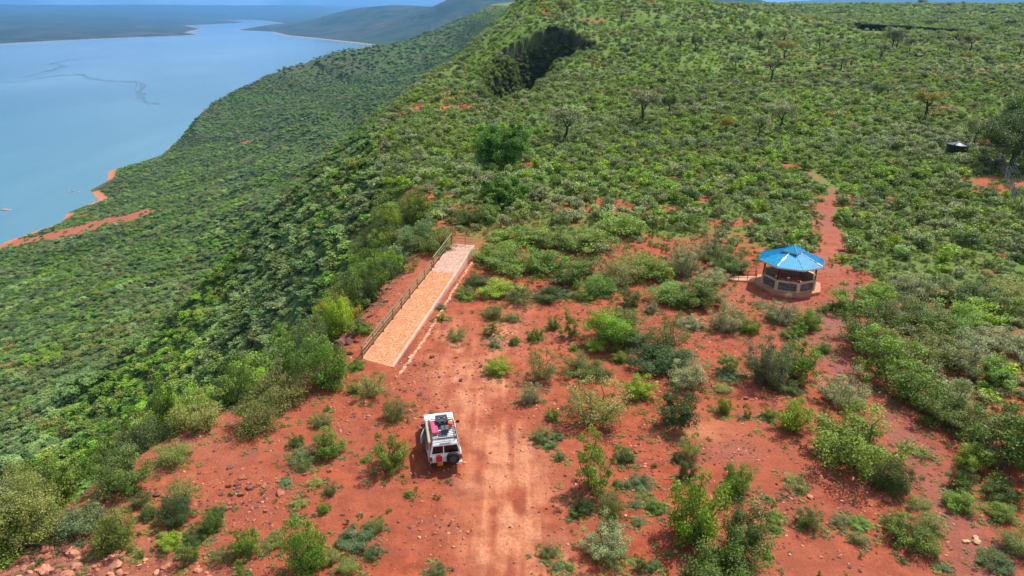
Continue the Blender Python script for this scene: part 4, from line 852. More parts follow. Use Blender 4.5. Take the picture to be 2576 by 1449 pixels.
# roof: eight ribbed sheets, hip caps, fascia, little upper roof
def roof_part(Ro, zo, Ri, zi, pitch, nm, sides=8):
    for k in range(sides):
        a, b = oc(Ro * CR, k - 1, zo), oc(Ro * CR, k, zo); c, d = oc(max(Ri, .01) * CR, k, zi), oc(max(Ri, .01) * CR, k - 1, zi)
        u = (b - a).normalized(); L = (b - a).length; mid = (a + b) / 2; mt = (c + d) / 2; up = (mt - mid); nrm = u.cross(up).normalized()
        nrm = nrm if nrm.z > 0 else -nrm; bm = bmesh.new()
        v1 = [bm.verts.new(p) for p in (a, b, c, d)]; v2 = [bm.verts.new(p - nrm * .012) for p in (a, b, c, d)]
        bm.faces.new(v1); bm.faces.new(v2[::-1])
        for i in range(4): bm.faces.new([v1[i], v1[(i + 1) % 4], v2[(i + 1) % 4], v2[i]])
        n_ = int(L / pitch)
        for i in range(n_):
            s_ = (i + .5) * L / n_; off = s_ - L / 2; half_o, half_i = L / 2, (c - d).length / 2
            tmax = 1.0 if abs(off) <= half_i else (half_o - abs(off)) / (half_o - half_i)
            p0 = mid + u * off; p1 = p0 + up * tmax; w_ = .016
            q = [bm.verts.new(p) for p in (p0 - u * w_ * 1.6, p0 + u * w_ * 1.6, p0 + u * w_ * .8 + nrm * .032, p0 - u * w_ * .8 + nrm * .032)]
            q2 = [bm.verts.new(p) for p in (p1 - u * w_ * 1.6, p1 + u * w_ * 1.6, p1 + u * w_ * .8 + nrm * .032, p1 - u * w_ * .8 + nrm * .032)]
            bm.faces.new(q)
            for i_ in range(4): bm.faces.new([q[i_], q[(i_ + 1) % 4], q2[(i_ + 1) % 4], q2[i_]])
        fin('roof_sheet', bm, bluem, pav)
        bm = bmesh.new(); tb(bm, [b + Vector((0, 0, .015)), c + Vector((0, 0, .015))], .035, 6); fin('hip_cap', bm, bluem, pav)
        bm = bmesh.new(); o0, o1 = a * 1.0, b * 1.0
        nn_ = Vector((-(u.y), u.x, 0)); nn_ = nn_ if nn_.dot(mid) > 0 else -nn_
        vv = [bm.verts.new(p) for p in (a + nn_ * .004, b + nn_ * .004, b + nn_ * .004 - Vector((0, 0, .13)), a + nn_ * .004 - Vector((0, 0, .13)))]
        ww = [bm.verts.new(v.co - nn_ * .025) for v in vv]; bm.faces.new(vv); bm.faces.new(ww[::-1])
        for i in range(4): bm.faces.new([vv[i], vv[(i + 1) % 4], ww[(i + 1) % 4], ww[i]])
        fin('fascia', bm, fasc, pav)
roof_part(2.90, 2.80, .55, 3.66, .175, 'roof')
octa(.52, 3.55, 3.84, 'cupola_frame', postm)
_oc = oc
def oc(R_, k, z): a = math.radians(-90 + 20.5 + 90 * k); return Vector((R_ / CR * math.cos(a), R_ / CR * math.sin(a), z))
roof_part(1.14, 3.76, .0, 4.24, .16, 'cupola', 4)
oc = _oc
# white sealant smeared down two hips
for k in (7, 1):
    b, c = oc(2.90 * CR, k, 2.85), oc(.62 * CR, k, 3.68); bm = bmesh.new(); side = Vector((-(c - b).y, (c - b).x, 0)).normalized()
    n_ = 14; pr = None
    for i in range(n_ + 1):
        t = i / n_; w_ = .035 + .045 * bk.random() + (.09 if k == 7 and 6 <= i <= 9 else 0) + (.05 if k == 1 and i < 4 else 0); p = b.lerp(c, .04 + .92 * t)
        cur = [bm.verts.new(p - side * w_ - Vector((0, 0, .02))), bm.verts.new(p + Vector((0, 0, .035))), bm.verts.new(p + side * w_ - Vector((0, 0, .02)))]
        if pr:
            bm.faces.new([pr[0], pr[1], cur[1], cur[0]]); bm.faces.new([pr[1], pr[2], cur[2], cur[1]])
        pr = cur
    fin('sealant_streak', bm, capw, pav, label='white sealant smeared along a roof hip')
# benches inside
benchm = simple('bench_red_wood', (.30, .075, .055), .6, .3, vary=.15)
for s_ in (-1, 1):
    bt = thing('bench', ('left' if s_ < 0 else 'right') + ' one of two dark red benches standing inside the pavilion', 'bench', (0, 0, 0), 0, 'benches in the pavilion')
    bt.matrix_world = Matrix.Translation(PC) @ Matrix.Rotation(-view, 4, 'Z') @ Matrix.Translation((s_ * .62, .25, .30))
    bm = bmesh.new(); bx(bm, (-.48, -.2, .40), (.48, .2, .45)); fin('seat', bm, benchm, bt)
    bm = bmesh.new(); bx(bm, (-.48, .17, .50), (.48, .21, .85)); fin('backrest', bm, benchm, bt)
    for q in (-.42, .38):
        bm = bmesh.new(); bx(bm, (q, -.18, 0), (q + .05, .18, .398)); fin('leg', bm, postm, bt)
        bm = bmesh.new(); bx(bm, (q, .18, .452), (q + .05, .205, .498)); fin('back_post', bm, postm, bt)
# ramp and its railing
RF = Vector((22.0, 64.4, 0)); A_ = oc(WAP, 5, 0); Rz = Matrix.Rotation(-view, 4, 'Z')
nfd = (Rz @ (oc(1, 5, 0) + oc(1, 6, 0))).normalized()
re = PC + nfd * 2.75 * 1.0; re = PC + (Rz @ ((oc(1, ENTR - 1, 0) + oc(1, ENTR, 0)) / 2)).normalized() * 2.99
dr = Vector((RF.x - re.x, RF.y - re.y, 0)); dl_ = dr.length; dr.normalize(); sd_ = Vector((-dr.y, dr.x, 0)); sd_ = sd_ if sd_.y > 0 else -sd_
rmp = thing('ramp', 'low terracotta concrete ramp leading up to the pavilion from its left side', 'ramp')
bm = bmesh.new()
for (s0,) in ((0,),):
    g0 = ground_at(RF.x, RF.y); w_ = .62
    q = [re - sd_ * w_, re + sd_ * w_, re + dr * dl_ + sd_ * w_, re + dr * dl_ - sd_ * w_]
    zt = [PC.z + .29, PC.z + .29, g0 + .05, g0 + .05]
    T = [bm.verts.new((p.x, p.y, z)) for p, z in zip(q, zt)]; B = [bm.verts.new((p.x, p.y, -.5)) for p in q]
    bm.faces.new(T); bm.faces.new(B[::-1])
    for i in range(4): bm.faces.new([T[i], T[(i + 1) % 4], B[(i + 1) % 4], B[i]])
fin('ramp_slab', bm, simple('ramp_concrete', (.62, .30, .19), .85, .2, vary=.12), rmp)
brn = simple('ramp_rail_brown', (.07, .03, .022), .6, .3)
rr2 = thing('handrail', 'thin dark brown handrail with three rails on the near side of the pavilion ramp', 'railing')
def rpt(t, h): p = re + dr * dl_ * t - sd_ * .6; return Vector((p.x, p.y, (PC.z + .29) * (1 - t) + (g0 + .05) * t + h))
for t in (.03, .34, .66, .99):
    bm = bmesh.new(); p = rpt(t, 0); bx(bm, (p.x - .022, p.y - .022, p.z - .05), (p.x + .022, p.y + .022, p.z + 1.0)); fin('post', bm, brn, rr2)
for h in (1.0, .62, .30):
    bm = bmesh.new(); tb(bm, [rpt(0, h), rpt(1, h)], .02, 6); fin('rail', bm, brn, rr2)
for t in (.02, .98):
    bm = bmesh.new(); p = rpt(t, 0) + sd_ * 1.2; bx(bm, (p.x - .022, p.y - .022, p.z - .05), (p.x + .022, p.y + .022, p.z + 1.0)); fin('post', bm, brn, rr2)
bm = bmesh.new(); tb(bm, [rpt(0, 1.0) + sd_ * 1.2, rpt(1, 1.0) + sd_ * 1.2], .02, 6); fin('rail', bm, brn, rr2)

# ------------------------------------------------------------------ water tank, fences, brush fence
blk = simple('black_plastic', (.008, .009, .014), .38, .5)
tk = thing('water_tank', 'squat round black plastic water tank among shrubs near the boundary fence', 'water tank', (80.2, 123.5, ground_at(80.2, 123.5)), .3)
tk.rotation_euler = (.03, .05, .3)
bm = bmesh.new(); lathe(bm, [(1.70, 0), (1.74, .3), (1.68, .34), (1.74, .9), (1.68, .94), (1.74, 1.5), (1.68, 1.54), (1.78, 2.15), (1.72, 2.25)], 28); fin('shell', bm, blk, tk)
bm = bmesh.new(); lathe(bm, [(1.70, 2.253), (.5, 2.62), (.45, 2.62)], 28); fin('roof', bm, simple('black_plastic_top', (.055, .06, .085), .35, .5), tk)
for k in range(4):
    bm = bmesh.new(); a = math.radians(90 * k + 20); bx(bm, (.45, -.09, 2.30), (1.72, .09, 2.42), Matrix.Rotation(a, 4, 'Z')); bm.verts.ensure_lookup_table()
    for v in bm.verts: v.co.z += (1.7 - math.hypot(v.co.x, v.co.y)) * .27
    fin('rib', bm, blk, tk)
bm = bmesh.new(); lathe(bm, [(.42, 2.60), (.42, 2.72), (.30, 2.75)], 20); fin('lid', bm, blk, tk)
bm = bmesh.new(); bx(bm, (-.22, -1.79, 1.68), (.12, -1.765, 1.80)); fin('label_plate', bm, simple('plate_white', (.6, .6, .6)), tk)
conc = simple('concrete_post', (.36, .34, .30), .9, .2, vary=.25)
fz = thing('boundary_fence', 'wire fence on thin grey concrete posts crossing the scrub behind the pavilion', 'fence')
tops = []
for i, (x, y) in enumerate(FENCE):
    z = ground_at(x, y); bm = bmesh.new(); lean = gs.normal() * .06
    Mx = Matrix.Translation((x, y, z)) @ Matrix.Rotation(lean, 4, 'Y'); bx(bm, (-.085, -.085, -.3), (.085, .085, 2.15), Mx); fin('post', bm, conc, fz); tops.append((x, y, z))
for h in (.6, 1.1, 1.6, 2.0):
    bm = bmesh.new(); tb(bm, [(x, y, z + h) for x, y, z in tops], .0025, 3); fin('wire', bm, simple('wire_steel', (.10, .10, .10), .7, .3), fz)
dcb = thing('braced_post', 'fence corner post held by a fan of bare diagonal brace poles', 'post', (FENCE[19][0] - .2, FENCE[19][1] - 2.2, ground_at(FENCE[19][0], FENCE[19][1] - 2.2)))
bm = bmesh.new(); bx(bm, (-.08, -.08, -.2), (.08, .08, 2.2)); fin('post', bm, conc, dcb)
for k in range(6):
    a = math.radians(60 * k + 10); bm = bmesh.new(); tb(bm, [(math.cos(a) * 1.0, math.sin(a) * 1.0, -.1), (math.cos(a) * .1, math.sin(a) * .1, 1.5)], .04, 5); fin('brace_pole', bm, BARK, dcb)
f2 = thing('security_fence', 'grey mesh fence on posts with outward bent tops at the right edge', 'fence')
grey = simple('galvanised_post', (.17, .17, .18), .5, .4, .3)
pts2 = []
for i, (x, y) in enumerate(FENCE2):
    z = ground_at(x, y); pts2.append(Vector((x, y, z))); bm = bmesh.new()
    tb(bm, [(x, y, z - .3), (x, y, z + 2.2), (x + .85, y - .05, z + 2.75)], .055, 6); fin('post', bm, grey, f2)
V, Fc = [], []
for a, b in zip(pts2[:-1], pts2[1:]):
    L = (b - a).length; n_ = int(L / .22)
    for i in range(n_ + 9):
        for sgn in (1, -1):
            s0 = (i - 9) * .22 if sgn > 0 else i * .22; s1 = s0 + sgn * 2.0; z0, z1 = .1, 2.1
            if s1 > L: z1 = z0 + (L - s0) / (s1 - s0) * 2; s1 = L
            if s1 < 0: z1 = z0 + (0 - s0) / (s1 - s0) * 2; s1 = 0
            if s0 < 0: z0 = z0 + (-s0) / 2 * 2; s0 = 0
            if s0 > L or z1 <= z0: continue
            p, q = a.lerp(b, s0 / L) + Vector((0, 0, z0)), a.lerp(b, s1 / L) + Vector((0, 0, z1))
            tube(V, Fc, [p, q], .006, .006, 3)
o = part('wire_mesh', pymesh('wire_mesh', V, Fc, grey), f2)
for k in range(3):
    bm = bmesh.new(); tb(bm, [(p.x + .25 + .28 * k, p.y, p.z + 2.37 + .18 * k) for p in pts2], .008, 3); fin('barbed_wire', bm, grey, f2)
def brush(name, label, P_, h, w, n, mat, g):
    V, Fc = [], []
    zs = terrain_z(np.array([p[0] for p in P_]), np.array([p[1] for p in P_]))
    for i in range(n):
        t = g.random() * (len(P_) - 1); k = int(t); f_ = t - k
        x = P_[k][0] + (P_[k + 1][0] - P_[k][0]) * f_ + g.normal() * w * .4; y = P_[k][1] + (P_[k + 1][1] - P_[k][1]) * f_ + g.normal() * w * .4
        z = zs[k] + (zs[k + 1] - zs[k]) * f_; d = g.normal(size=3) * .9; hh = h * (.5 + .6 * g.random())
        tube(V, Fc, [(x, y, z - .1), (x + d[0] * .5, y + d[1] * .5, z + hh * .6), (x + d[0], y + d[1], z + hh)], .09, .03, 3)
    o = put(bpy.data.objects.new(name, pymesh(name, V, Fc, mat))); o['label'] = label; o['category'] = 'brush fence'; return o
brm = simple('dead_thorn_wood', (.040, .026, .032), .9, .1, vary=.4, scale=2)
gbr = np.random.default_rng(77)
brush('brush_fence', 'dark purplish band of piled dead thorn brush far off on the plateau', [(184, 386), (199, 394.4), (221.6, 409), (246.5, 426), (262, 420)], 3.0, 2.0, 5200, brm, gbr)
brush('brush_fence', 'shorter low strip of dead thorn brush in front of the long dark one', [(208, 373), (218, 366), (232, 372)], 1.5, 1.6, 1300, brm, gbr)
# ------------------------------------------------------------------ the parked off-road car and what it carries
white = NT('white_car_paint'); P_ = white.n('ShaderNodeNewGeometry').outputs['Position']
white = white.bsdf(white.mix(white.rng(white.noise(P_, 2.2, 5, .6), .45, .75, 0, .35), C4(.78, .78, .77), C4(.62, .50, .42)), .28, None, **{'Specular IOR Level': .6, 'Coat Weight': .4})
glass = simple('dark_car_glass', (.008, .006, .007), .12, .35); rub = simple('black_rubber', (.018, .016, .016), .85, .3, vary=.3)
blkp = simple('black_trim', (.012, .012, .013), .5, .4); steel = simple('steel_rim', (.35, .35, .35), .4, .5, .6); redl = simple('tail_lamp_red', (.28, .008, .01), .2, .6)
ambl = simple('lamp_amber', (.6, .2, .02), .2, .6); rackm = simple('rack_dark_green', (.018, .030, .030), .5, .4); beige = simple('awning_beige', (.42, .33, .23), .85, .2, vary=.12, scale=6)
car = thing('parked_car', 'white off-road station wagon with loaded roof rack, seen from behind on red soil', 'car', (CARX, CARY, ground_at(CARX, CARY) - .01), R(CARROT))
def arc(cy_, r, a0, a1, n=9): return [(cy_ + r * math.cos(math.radians(a0 + (a1 - a0) * i / n)), .38 + r * math.sin(math.radians(a0 + (a1 - a0) * i / n))) for i in range(n + 1)]
side = [(-2.34, .50)] + arc(-1.42, .46, 172, 8) + [(-.9, .42), (.9, .42)] + arc(1.42, .46, 172, 8) + [(2.0, .45), (2.36, .52), (2.40, .80), (2.36, 1.02), (2.15, 1.10), (1.10, 1.16), (-2.26, 1.16), (-2.33, 1.0)]
def hw(z): return float(np.interp(z, [.4, .8, 1.05, 1.16, 1.78, 1.90], [.93, .955, .945, .90, .735, .69]))
bm = bmesh.new()
n = len(side); cols = [-1, -.97, -.5, 0, .5, .97, 1]
grid = [[bm.verts.new((hw(z) * c * (1.0 if abs(c) < 1 else .995), y, z + (.0 if z < 1.05 else .025 * (1 - c * c)))) for c in cols] for y, z in side]
for i in range(n):
    a, b = grid[i], grid[(i + 1) % n]
    for k in range(len(cols) - 1): bm.faces.new([a[k], a[k + 1], b[k + 1], b[k]])
bm.faces.new([r[0] for r in grid]); bm.faces.new([r[-1] for r in grid][::-1])
bmesh.ops.triangulate(bm, faces=[f for f in bm.faces if len(f.verts) > 4])
fin('body', bm, white, car)
cab = [(-2.29, 1.163), (-2.17, 1.74), (-2.08, 1.85), (-1.9, 1.875), (.15, 1.90), (.42, 1.86), (.56, 1.80), (1.12, 1.172)]
bm = bmesh.new(); grid = [[bm.verts.new((hw(z) * c, y, z + .02 * (1 - c * c) * (z > 1.6))) for c in (-1, -.94, -.5, 0, .5, .94, 1)] for y, z in cab]
for i in range(len(cab)):
    a, b = grid[i], grid[(i + 1) % len(cab)]
    for k in range(6): bm.faces.new([a[k], a[k + 1], b[k + 1], b[k]])
bm.faces.new([r[0] for r in grid]); bm.faces.new([r[-1] for r in grid][::-1])
fin('cabin', bm, white, car, .02)
bm = bmesh.new(); bx(bm, (-.70, 1.25, 1.172), (.70, 2.15, 1.195))
for v in bm.verts: v.co.z -= max(0, v.co.y - 1.4) * .05; v.co.x *= 1 - max(0, v.co.y - 1.4) * .06
fin('bonnet', bm, white, car, .01)
def sidepane(nm, sgn, pts, m=glass, off=.006):
    bm = bmesh.new(); a = [bm.verts.new((sgn * (hw(z) + off), y, z)) for y, z in pts]; b = [bm.verts.new((sgn * (hw(z) - .01), y, z)) for y, z in pts]
    bm.faces.new(a); bm.faces.new(b[::-1])
    for i in range(len(pts)): bm.faces.new([a[i], a[(i + 1) % len(pts)], b[(i + 1) % len(pts)], b[i]])
    return fin(nm, bm, m, car)
for sg in (-1, 1):
    sidepane('side_window', sg, [(-2.02, 1.28), (-1.12, 1.28), (-1.12, 1.72), (-1.95, 1.72)])
    sidepane('side_window', sg, [(-1.02, 1.28), (-.22, 1.28), (-.22, 1.73), (-1.02, 1.73)])
    if sg > 0: sidepane('side_window', sg, [(-.12, 1.28), (.86, 1.28), (.46, 1.72), (-.12, 1.73)])
    sidepane('rubbing_strip', sg, [(-2.3, .74), (-1.95, .74), (-1.95, .86), (-2.3, .86)], blkp, .012)
    sidepane('door_strip', sg, [(-.9, .72), (.9, .72), (.9, .84), (-.9, .84)], simple('grey_cladding', (.30, .29, .30), .6), .012)
    for q in (-1.0, -.1): 
        bm = bmesh.new(); bx(bm, (sg * .945 - .012, q + .03, 1.03), (sg * .945 + .012, q + .17, 1.06)); fin('door_handle', bm, blkp, car)
    for ay in (-1.42, 1.42):
        wl = part('wheel', None, car) if False else None
        Mw = Matrix.Translation((sg * .80, ay, .38)) @ Matrix.Rotation(math.pi / 2, 4, 'Y')
        bm = bmesh.new(); lathe(bm, [(.22, -.12), (.34, -.135), (.385, -.10), (.39, 0), (.385, .10), (.34, .135), (.22, .12)], 24, Mw, cap=True); w_ = fin('wheel', bm, rub, car)
        bm = bmesh.new(); lathe(bm, [(.21, sg * .122), (.19, sg * .128), (.06, sg * .135)], 18, Mw); fin('rim', bm, steel, w_)
        bm = bmesh.new(); pp = [(y, z) for y, z in arc(ay, .46, 172, 8)]; pq = [(y, z) for y, z in arc(ay, .52, 172, 8)]
        A = [bm.verts.new((sg * (hw(z) - .0), y, z)) for y, z in pp]; B = [bm.verts.new((sg * (hw(z) + .05), y, z)) for y, z in pp]; Cc = [bm.verts.new((sg * (hw(z) + .0), y, z)) for y, z in pq]
        for i in range(len(pp) - 1): bm.faces.new([A[i], A[i + 1], B[i + 1], B[i]]); bm.faces.new([B[i], B[i + 1], Cc[i + 1], Cc[i]])
        fin('wheel_arch', bm, simple('arch_white', (.7, .69, .67), .4), car)
def plane_y(z): return float(np.interp(z, [1.163, 1.74], [-2.29, -2.17]))
def rearpane(nm, x0, x1, z0, z1, m=glass, off=.008, par=car):
    bm = bmesh.new(); s1 = hw(z1) / hw(z0)
    q = [(x0, z0), (x1, z0), (x1 * s1, z1), (x0 * s1, z1)]
    a = [bm.verts.new((x, plane_y(z) - off, z)) for x, z in q]; b = [bm.verts.new((x, plane_y(z) + .01, z)) for x, z in q]
    bm.faces.new(a); bm.faces.new(b[::-1])
    for i in range(4): bm.faces.new([a[i], a[(i + 1) % 4], b[(i + 1) % 4], b[i]])
    return fin(nm, bm, m, par)
rearpane('rear_window', -.80, -.14, 1.24, 1.68); rearpane('rear_window', -.08, .80, 1.24, 1.68)
bm = bmesh.new(); bx(bm, (-.30, -2.21, 1.80), (.30, -2.12, 1.845)); fin('rear_spoiler_lamp', bm, simple('mauve_grey', (.25, .19, .20), .5), car, .008)
for sg in (-1, 1):
    bm = bmesh.new(); bx(bm, (sg * .86 - .075, -2.365, .72), (sg * .86 + .075, -2.30, 1.06)); tl = fin('tail_light', bm, redl, car, .01)
    bm = bmesh.new(); bx(bm, (sg * .86 - .07, -2.372, .73), (sg * .86 + .07, -2.367, .82)); fin('indicator', bm, ambl, tl)
bm = bmesh.new(); bx(bm, (-.92, -2.50, .50), (.92, -2.33, .68)); fin('rear_bumper', bm, blkp, car, .03)
bm = bmesh.new(); bx(bm, (.55, -2.53, .52), (.95, -2.335, .70)); fin('bumper_corner', bm, white, car, .03)
bm = bmesh.new(); bx(bm, (-.95, 2.36, .48), (.95, 2.55, .70)); fin('front_bumper', bm, white, car, .04)
for sg in (-1, 1):
    bm = bmesh.new(); bx(bm, (sg * .70 - .13, 2.375, .80), (sg * .70 + .13, 2.43, .98)); fin('headlight', bm, simple('lamp_glass', (.6, .6, .62), .1, .8), car, .01)
bm = bmesh.new(); bx(bm, (-.5, 2.375, .80), (.5, 2.42, .98)); fin('grille', bm, blkp, car)
bm = bmesh.new(); q = [(-.80, 1.10), (.80, 1.10), (.66, .60), (-.66, .60)]
def wsy(y): return float(np.interp(y, [.56, 1.12], [1.80, 1.172]))
a = [bm.verts.new((x, y + .012, wsy(y) + .012)) for x, y in q]; b = [bm.verts.new((x, y - .01, wsy(y) - .01)) for x, y in q]; bm.faces.new(a); bm.faces.new(b[::-1])
for i in range(4): bm.faces.new([a[i], a[(i + 1) % 4], b[(i + 1) % 4], b[i]])
fin('windscreen', bm, glass, car)
for sg in (-1, 1):
    bm = bmesh.new(); bx(bm, (sg * 1.10 - .11, .72, 1.20), (sg * 1.10 + .11, .82, 1.38)); m_ = fin('wing_mirror', bm, blkp if sg > 0 else blkp, car, .03)
    bm = bmesh.new(); tb(bm, [(sg * .90, .80, 1.20), (sg * 1.02, .78, 1.25)], .02, 5); fin('mirror_arm', bm, blkp, m_)
# spare wheel on the tail door, right of centre
Ms = Matrix.Translation((.42, -2.52, .98)) @ Matrix.Rotation(math.pi / 2, 4, 'X')
bm = bmesh.new(); lathe(bm, [(.20, -.11), (.33, -.13), (.385, -.095), (.395, 0), (.385, .095), (.33, .13), (.20, .11)], 32, Ms)
sp = fin('spare_wheel', bm, rub, car)
bm = bmesh.new(); lathe(bm, [(.205, .112), (.18, .118), (.12, .09), (.05, .10)], 24, Ms); fin('rim', bm, simple('dark_rim', (.05, .045, .045), .5), sp)
bm = bmesh.new(); tb(bm, [(.42, -2.36, .98), (.42, -2.44, .98)], .06, 8); fin('wheel_carrier', bm, blkp, sp)
# open front left door
dm = Matrix.Translation((-.935, .92, 0)) @ Matrix.Rotation(R(-20), 4, 'Z')
bm = bmesh.new(); bx(bm, (-.04, -1.0, .50), (.02, 0, 1.14), dm); dr_ = fin('front_door', bm, white, car, .01, label='front left door standing open')
bm = bmesh.new(); q = [(-.98, 1.18), (-.02, 1.18), (-.40, 1.68), (-.98, 1.68)]
for i in range(4):
    (y0, z0), (y1, z1) = q[i], q[(i + 1) % 4]; tb(bm, [dm @ Vector((-.01 + (z0 - 1.16) * .25, y0, z0)), dm @ Vector((-.01 + (z1 - 1.16) * .25, y1, z1))], .022, 5)
fin('window_frame', bm, blkp, dr_)
bm = bmesh.new(); v = [bm.verts.new(dm @ Vector((-.01 + (z - 1.16) * .25, y, z))) for y, z in q]; w2 = [bm.verts.new(p.co + Vector((.006, 0, 0))) for p in v]; bm.faces.new(v); bm.faces.new(w2[::-1])
for i in range(4): bm.faces.new([v[i], v[(i + 1) % 4], w2[(i + 1) % 4], w2[i]])
fin('door_glass', bm, glass, dr_)
for sg in (-1, 1):
    bm = bmesh.new(); tb(bm, [(sg * 1.0, -.85, .42), (sg * 1.0, .85, .42)], .035, 6); tb(bm, [(sg * .85, -.6, .44), (sg * 1.0, -.6, .42)], .02, 5); tb(bm, [(sg * .85, .6, .44), (sg * 1.0, .6, .42)], .02, 5); fin('side_step', bm, simple('step_grey', (.45, .44, .47), .5, .4, .4), car)
# number plate: two rows of dark characters on yellow
bm = bmesh.new(); bx(bm, (-.52, -2.535, .56), (-.20, -2.515, .80)); pl = fin('number_plate', bm, simple('plate_yellow', (.62, .25, .02), .5), car, .004)
bm = bmesh.new()
for r_ in range(2):
    for c_ in range(3 + r_ % 2):
        x = -.495 + c_ * (.095 if r_ == 0 else .072); z = .695 - r_ * .105
        bx(bm, (x, -2.539, z), (x + .014, -2.5355, z + .08)); bx(bm, (x + .014, -2.539, z + (.066 if (c_ + r_) % 2 else .033)), (x + .05, -2.5355, z + (.08 if (c_ + r_) % 2 else .047)))
        if c_ % 2: bx(bm, (x + .042, -2.5385, z + .0), (x + .054, -2.5355, z + .03))
fin('plate_characters', bm, blkp, pl)
bm = bmesh.new(); tb(bm, [(-.80, -2.40, 1.105), (.10, -2.40, 1.125)], .014, 6); fin('tailgate_bar', bm, simple('chrome', (.7, .7, .7), .2, .5, .9), car)
# awning bag along the left gutter
bm = bmesh.new(); bx(bm, (-.97, -2.05, 1.80), (-.82, .35, 1.95)); fin('awning_bag', bm, beige, car, .035)
# roof rack
rz = 1.985
rk = None
bm = bmesh.new(); loop = [(-.70, -1.98, rz), (.70, -1.98, rz), (.72, -1.9, rz), (.70, -.02, rz), (.62, .06, rz), (-.62, .06, rz), (-.70, -.02, rz)]
tb(bm, loop, .024, 5, True); tb(bm, [(x, y, z + .11) for x, y, z in loop], .022, 5, True)
for i in range(11):
    y = -1.9 + i * .19; tb(bm, [(-.69, y, rz), (.69, y, rz)], .020, 5)
for x in (-.70, .70):
    for y in (-1.9, -1.3, -.7, -.1): tb(bm, [(x, y, 1.86), (x, y, rz + .11)], .014, 5)
for x in (-.35, .35): tb(bm, [(x, -1.98, rz), (x, -1.98, rz + .11)], .012, 5)
fin('roof_rack', bm, rackm, car)
Mcar = Matrix.Translation((CARX, CARY, ground_at(CARX, CARY) - .01)) @ Matrix.Rotation(R(CARROT), 4, 'Z')
def load(name, label, cat, x, y, z, rz_=0):
    t = thing(name, label, cat); t.matrix_world = Mcar @ Matrix.Translation((x, y, z)) @ Matrix.Rotation(rz_, 4, 'Z') @ Matrix.Scale(1.12 if z > 1.9 else 1.0, 4); return t
pink = simple('pink_plastic', (.80, .09, .22), .5, .4); pinkd = simple('pink_hole_shade', (.40, .02, .08), .6, .3)
tbd = load('traction_boards', 'stack of bright pink plastic traction boards lying on the left of the roof rack', 'traction boards', -.48, -.78, rz + .02, .02)
for k in range(2):
    bm = bmesh.new(); bx(bm, (-.165, -.56, k * .065), (.165, .56, k * .065 + .055)); fin('board', bm, pink, tbd, .012)
bm = bmesh.new()
for i in range(11):
    y = -.48 + i * .096
    for x in ((-.09, .09) if i % 2 else (-.11, 0, .11)): bx(bm, (x - .025, y - .022, .121), (x + .025, y + .022, .135))
fin('hole_plates', bm, pinkd, tbd)  # darker plates stand for the board's holes, their shade put in the colour
boxm = simple('black_case_plastic', (.045, .045, .062), .5, .4, vary=.1); strp = simple('black_strap', (.004, .004, .005), .8, .2)
b1 = load('storage_box', 'large square black storage box strapped crosswise, front of the roof rack', 'storage box', .02, -.27, rz + .015, .03)
bm = bmesh.new(); bx(bm, (-.32, -.32, 0), (.32, .34, .24)); fin('box', bm, boxm, b1, .03)
bm = bmesh.new(); bx(bm, (-.33, -.33, .242), (.33, .35, .31)); fin('lid', bm, boxm, b1, .02)
for a_ in (R(47), R(-47), R(0)):
    bm = bmesh.new(); L_ = .40 if a_ else .30; bx(bm, (-L_, -.014, .312), (L_, .014, .318), Matrix.Translation((0, .02, 0.001 * (a_ > 0) + .001 * (a_ < 0) * 2)) @ Matrix.Rotation(a_, 4, 'Z')); fin('strap', bm, strp, b1)
for x in (-.13, .13):
    bm = bmesh.new(); bx(bm, (x - .035, -.02, .3195), (x + .035, 0, .330)); fin('buckle', bm, capw, b1)
for x in (-.14, .14):
    bm = bmesh.new(); bx(bm, (x - .03, -.345, .20), (x + .03, -.332, .29)); fin('latch', bm, steel, b1)
b2 = load('storage_box', 'smaller black storage box with one lengthwise strap, behind the large one', 'storage box', .10, -1.22, rz + .015, .02)
bm = bmesh.new(); bx(bm, (-.19, -.22, 0), (.19, .22, .22)); fin('box', bm, boxm, b2, .02)
bm = bmesh.new(); bx(bm, (-.195, -.225, .222), (.195, .225, .26)); fin('lid', bm, simple('slate_lid', (.06, .07, .10), .5), b2, .015)
bm = bmesh.new(); bx(bm, (-.016, -.23, .262), (.016, .23, .268)); fin('strap', bm, strp, b2)
org = simple('orange_plastic', (.75, .11, .015), .45, .4)
ob = load('bucket', 'small round orange lidded bucket on the right side of the roof rack', 'bucket', .50, -.74, rz + .015)
bm = bmesh.new(); lathe(bm, [(.115, 0), (.135, .22), (.13, .225)], 20); fin('pail', bm, org, ob)
bm = bmesh.new(); lathe(bm, [(.142, .226), (.142, .25), (.12, .27), (.02, .272)], 20); fin('lid', bm, org, ob)
redc = simple('red_fuel_can', (.42, .012, .014), .4, .5)
jc = load('fuel_can', 'red metal fuel can strapped to the left of the tail door', 'fuel can', -.40, -2.44, .80)
bm = bmesh.new(); bx(bm, (-.17, -.075, 0), (.17, .07, .40)); bd = fin('can', bm, redc, jc, .03)
bm = bmesh.new(); bx(bm, (-.172, -.079, .19), (.172, -.0755, .205)); bx(bm, (-.008, -.0785, .02), (.008, -.0755, .19)); bx(bm, (-.008, -.0785, .205), (.008, -.0755, .38)); fin('pressed_rib', bm, simple('red_rib', (.55, .05, .05), .4), jc)
for x in (-.08, 0, .08):
    bm = bmesh.new(); tb(bm, [(x - .03, 0, .40), (x - .03, 0, .44), (x + .03, 0, .44), (x + .03, 0, .40)], .009, 5); fin('handle', bm, redc, jc)
bm = bmesh.new(); lathe(bm, [(.035, .395), (.035, .43), (.02, .435)], 10, Matrix.Translation((.12, 0, 0))); fin('cap', bm, simple('cap_pale_red', (.7, .3, .28), .5), jc)
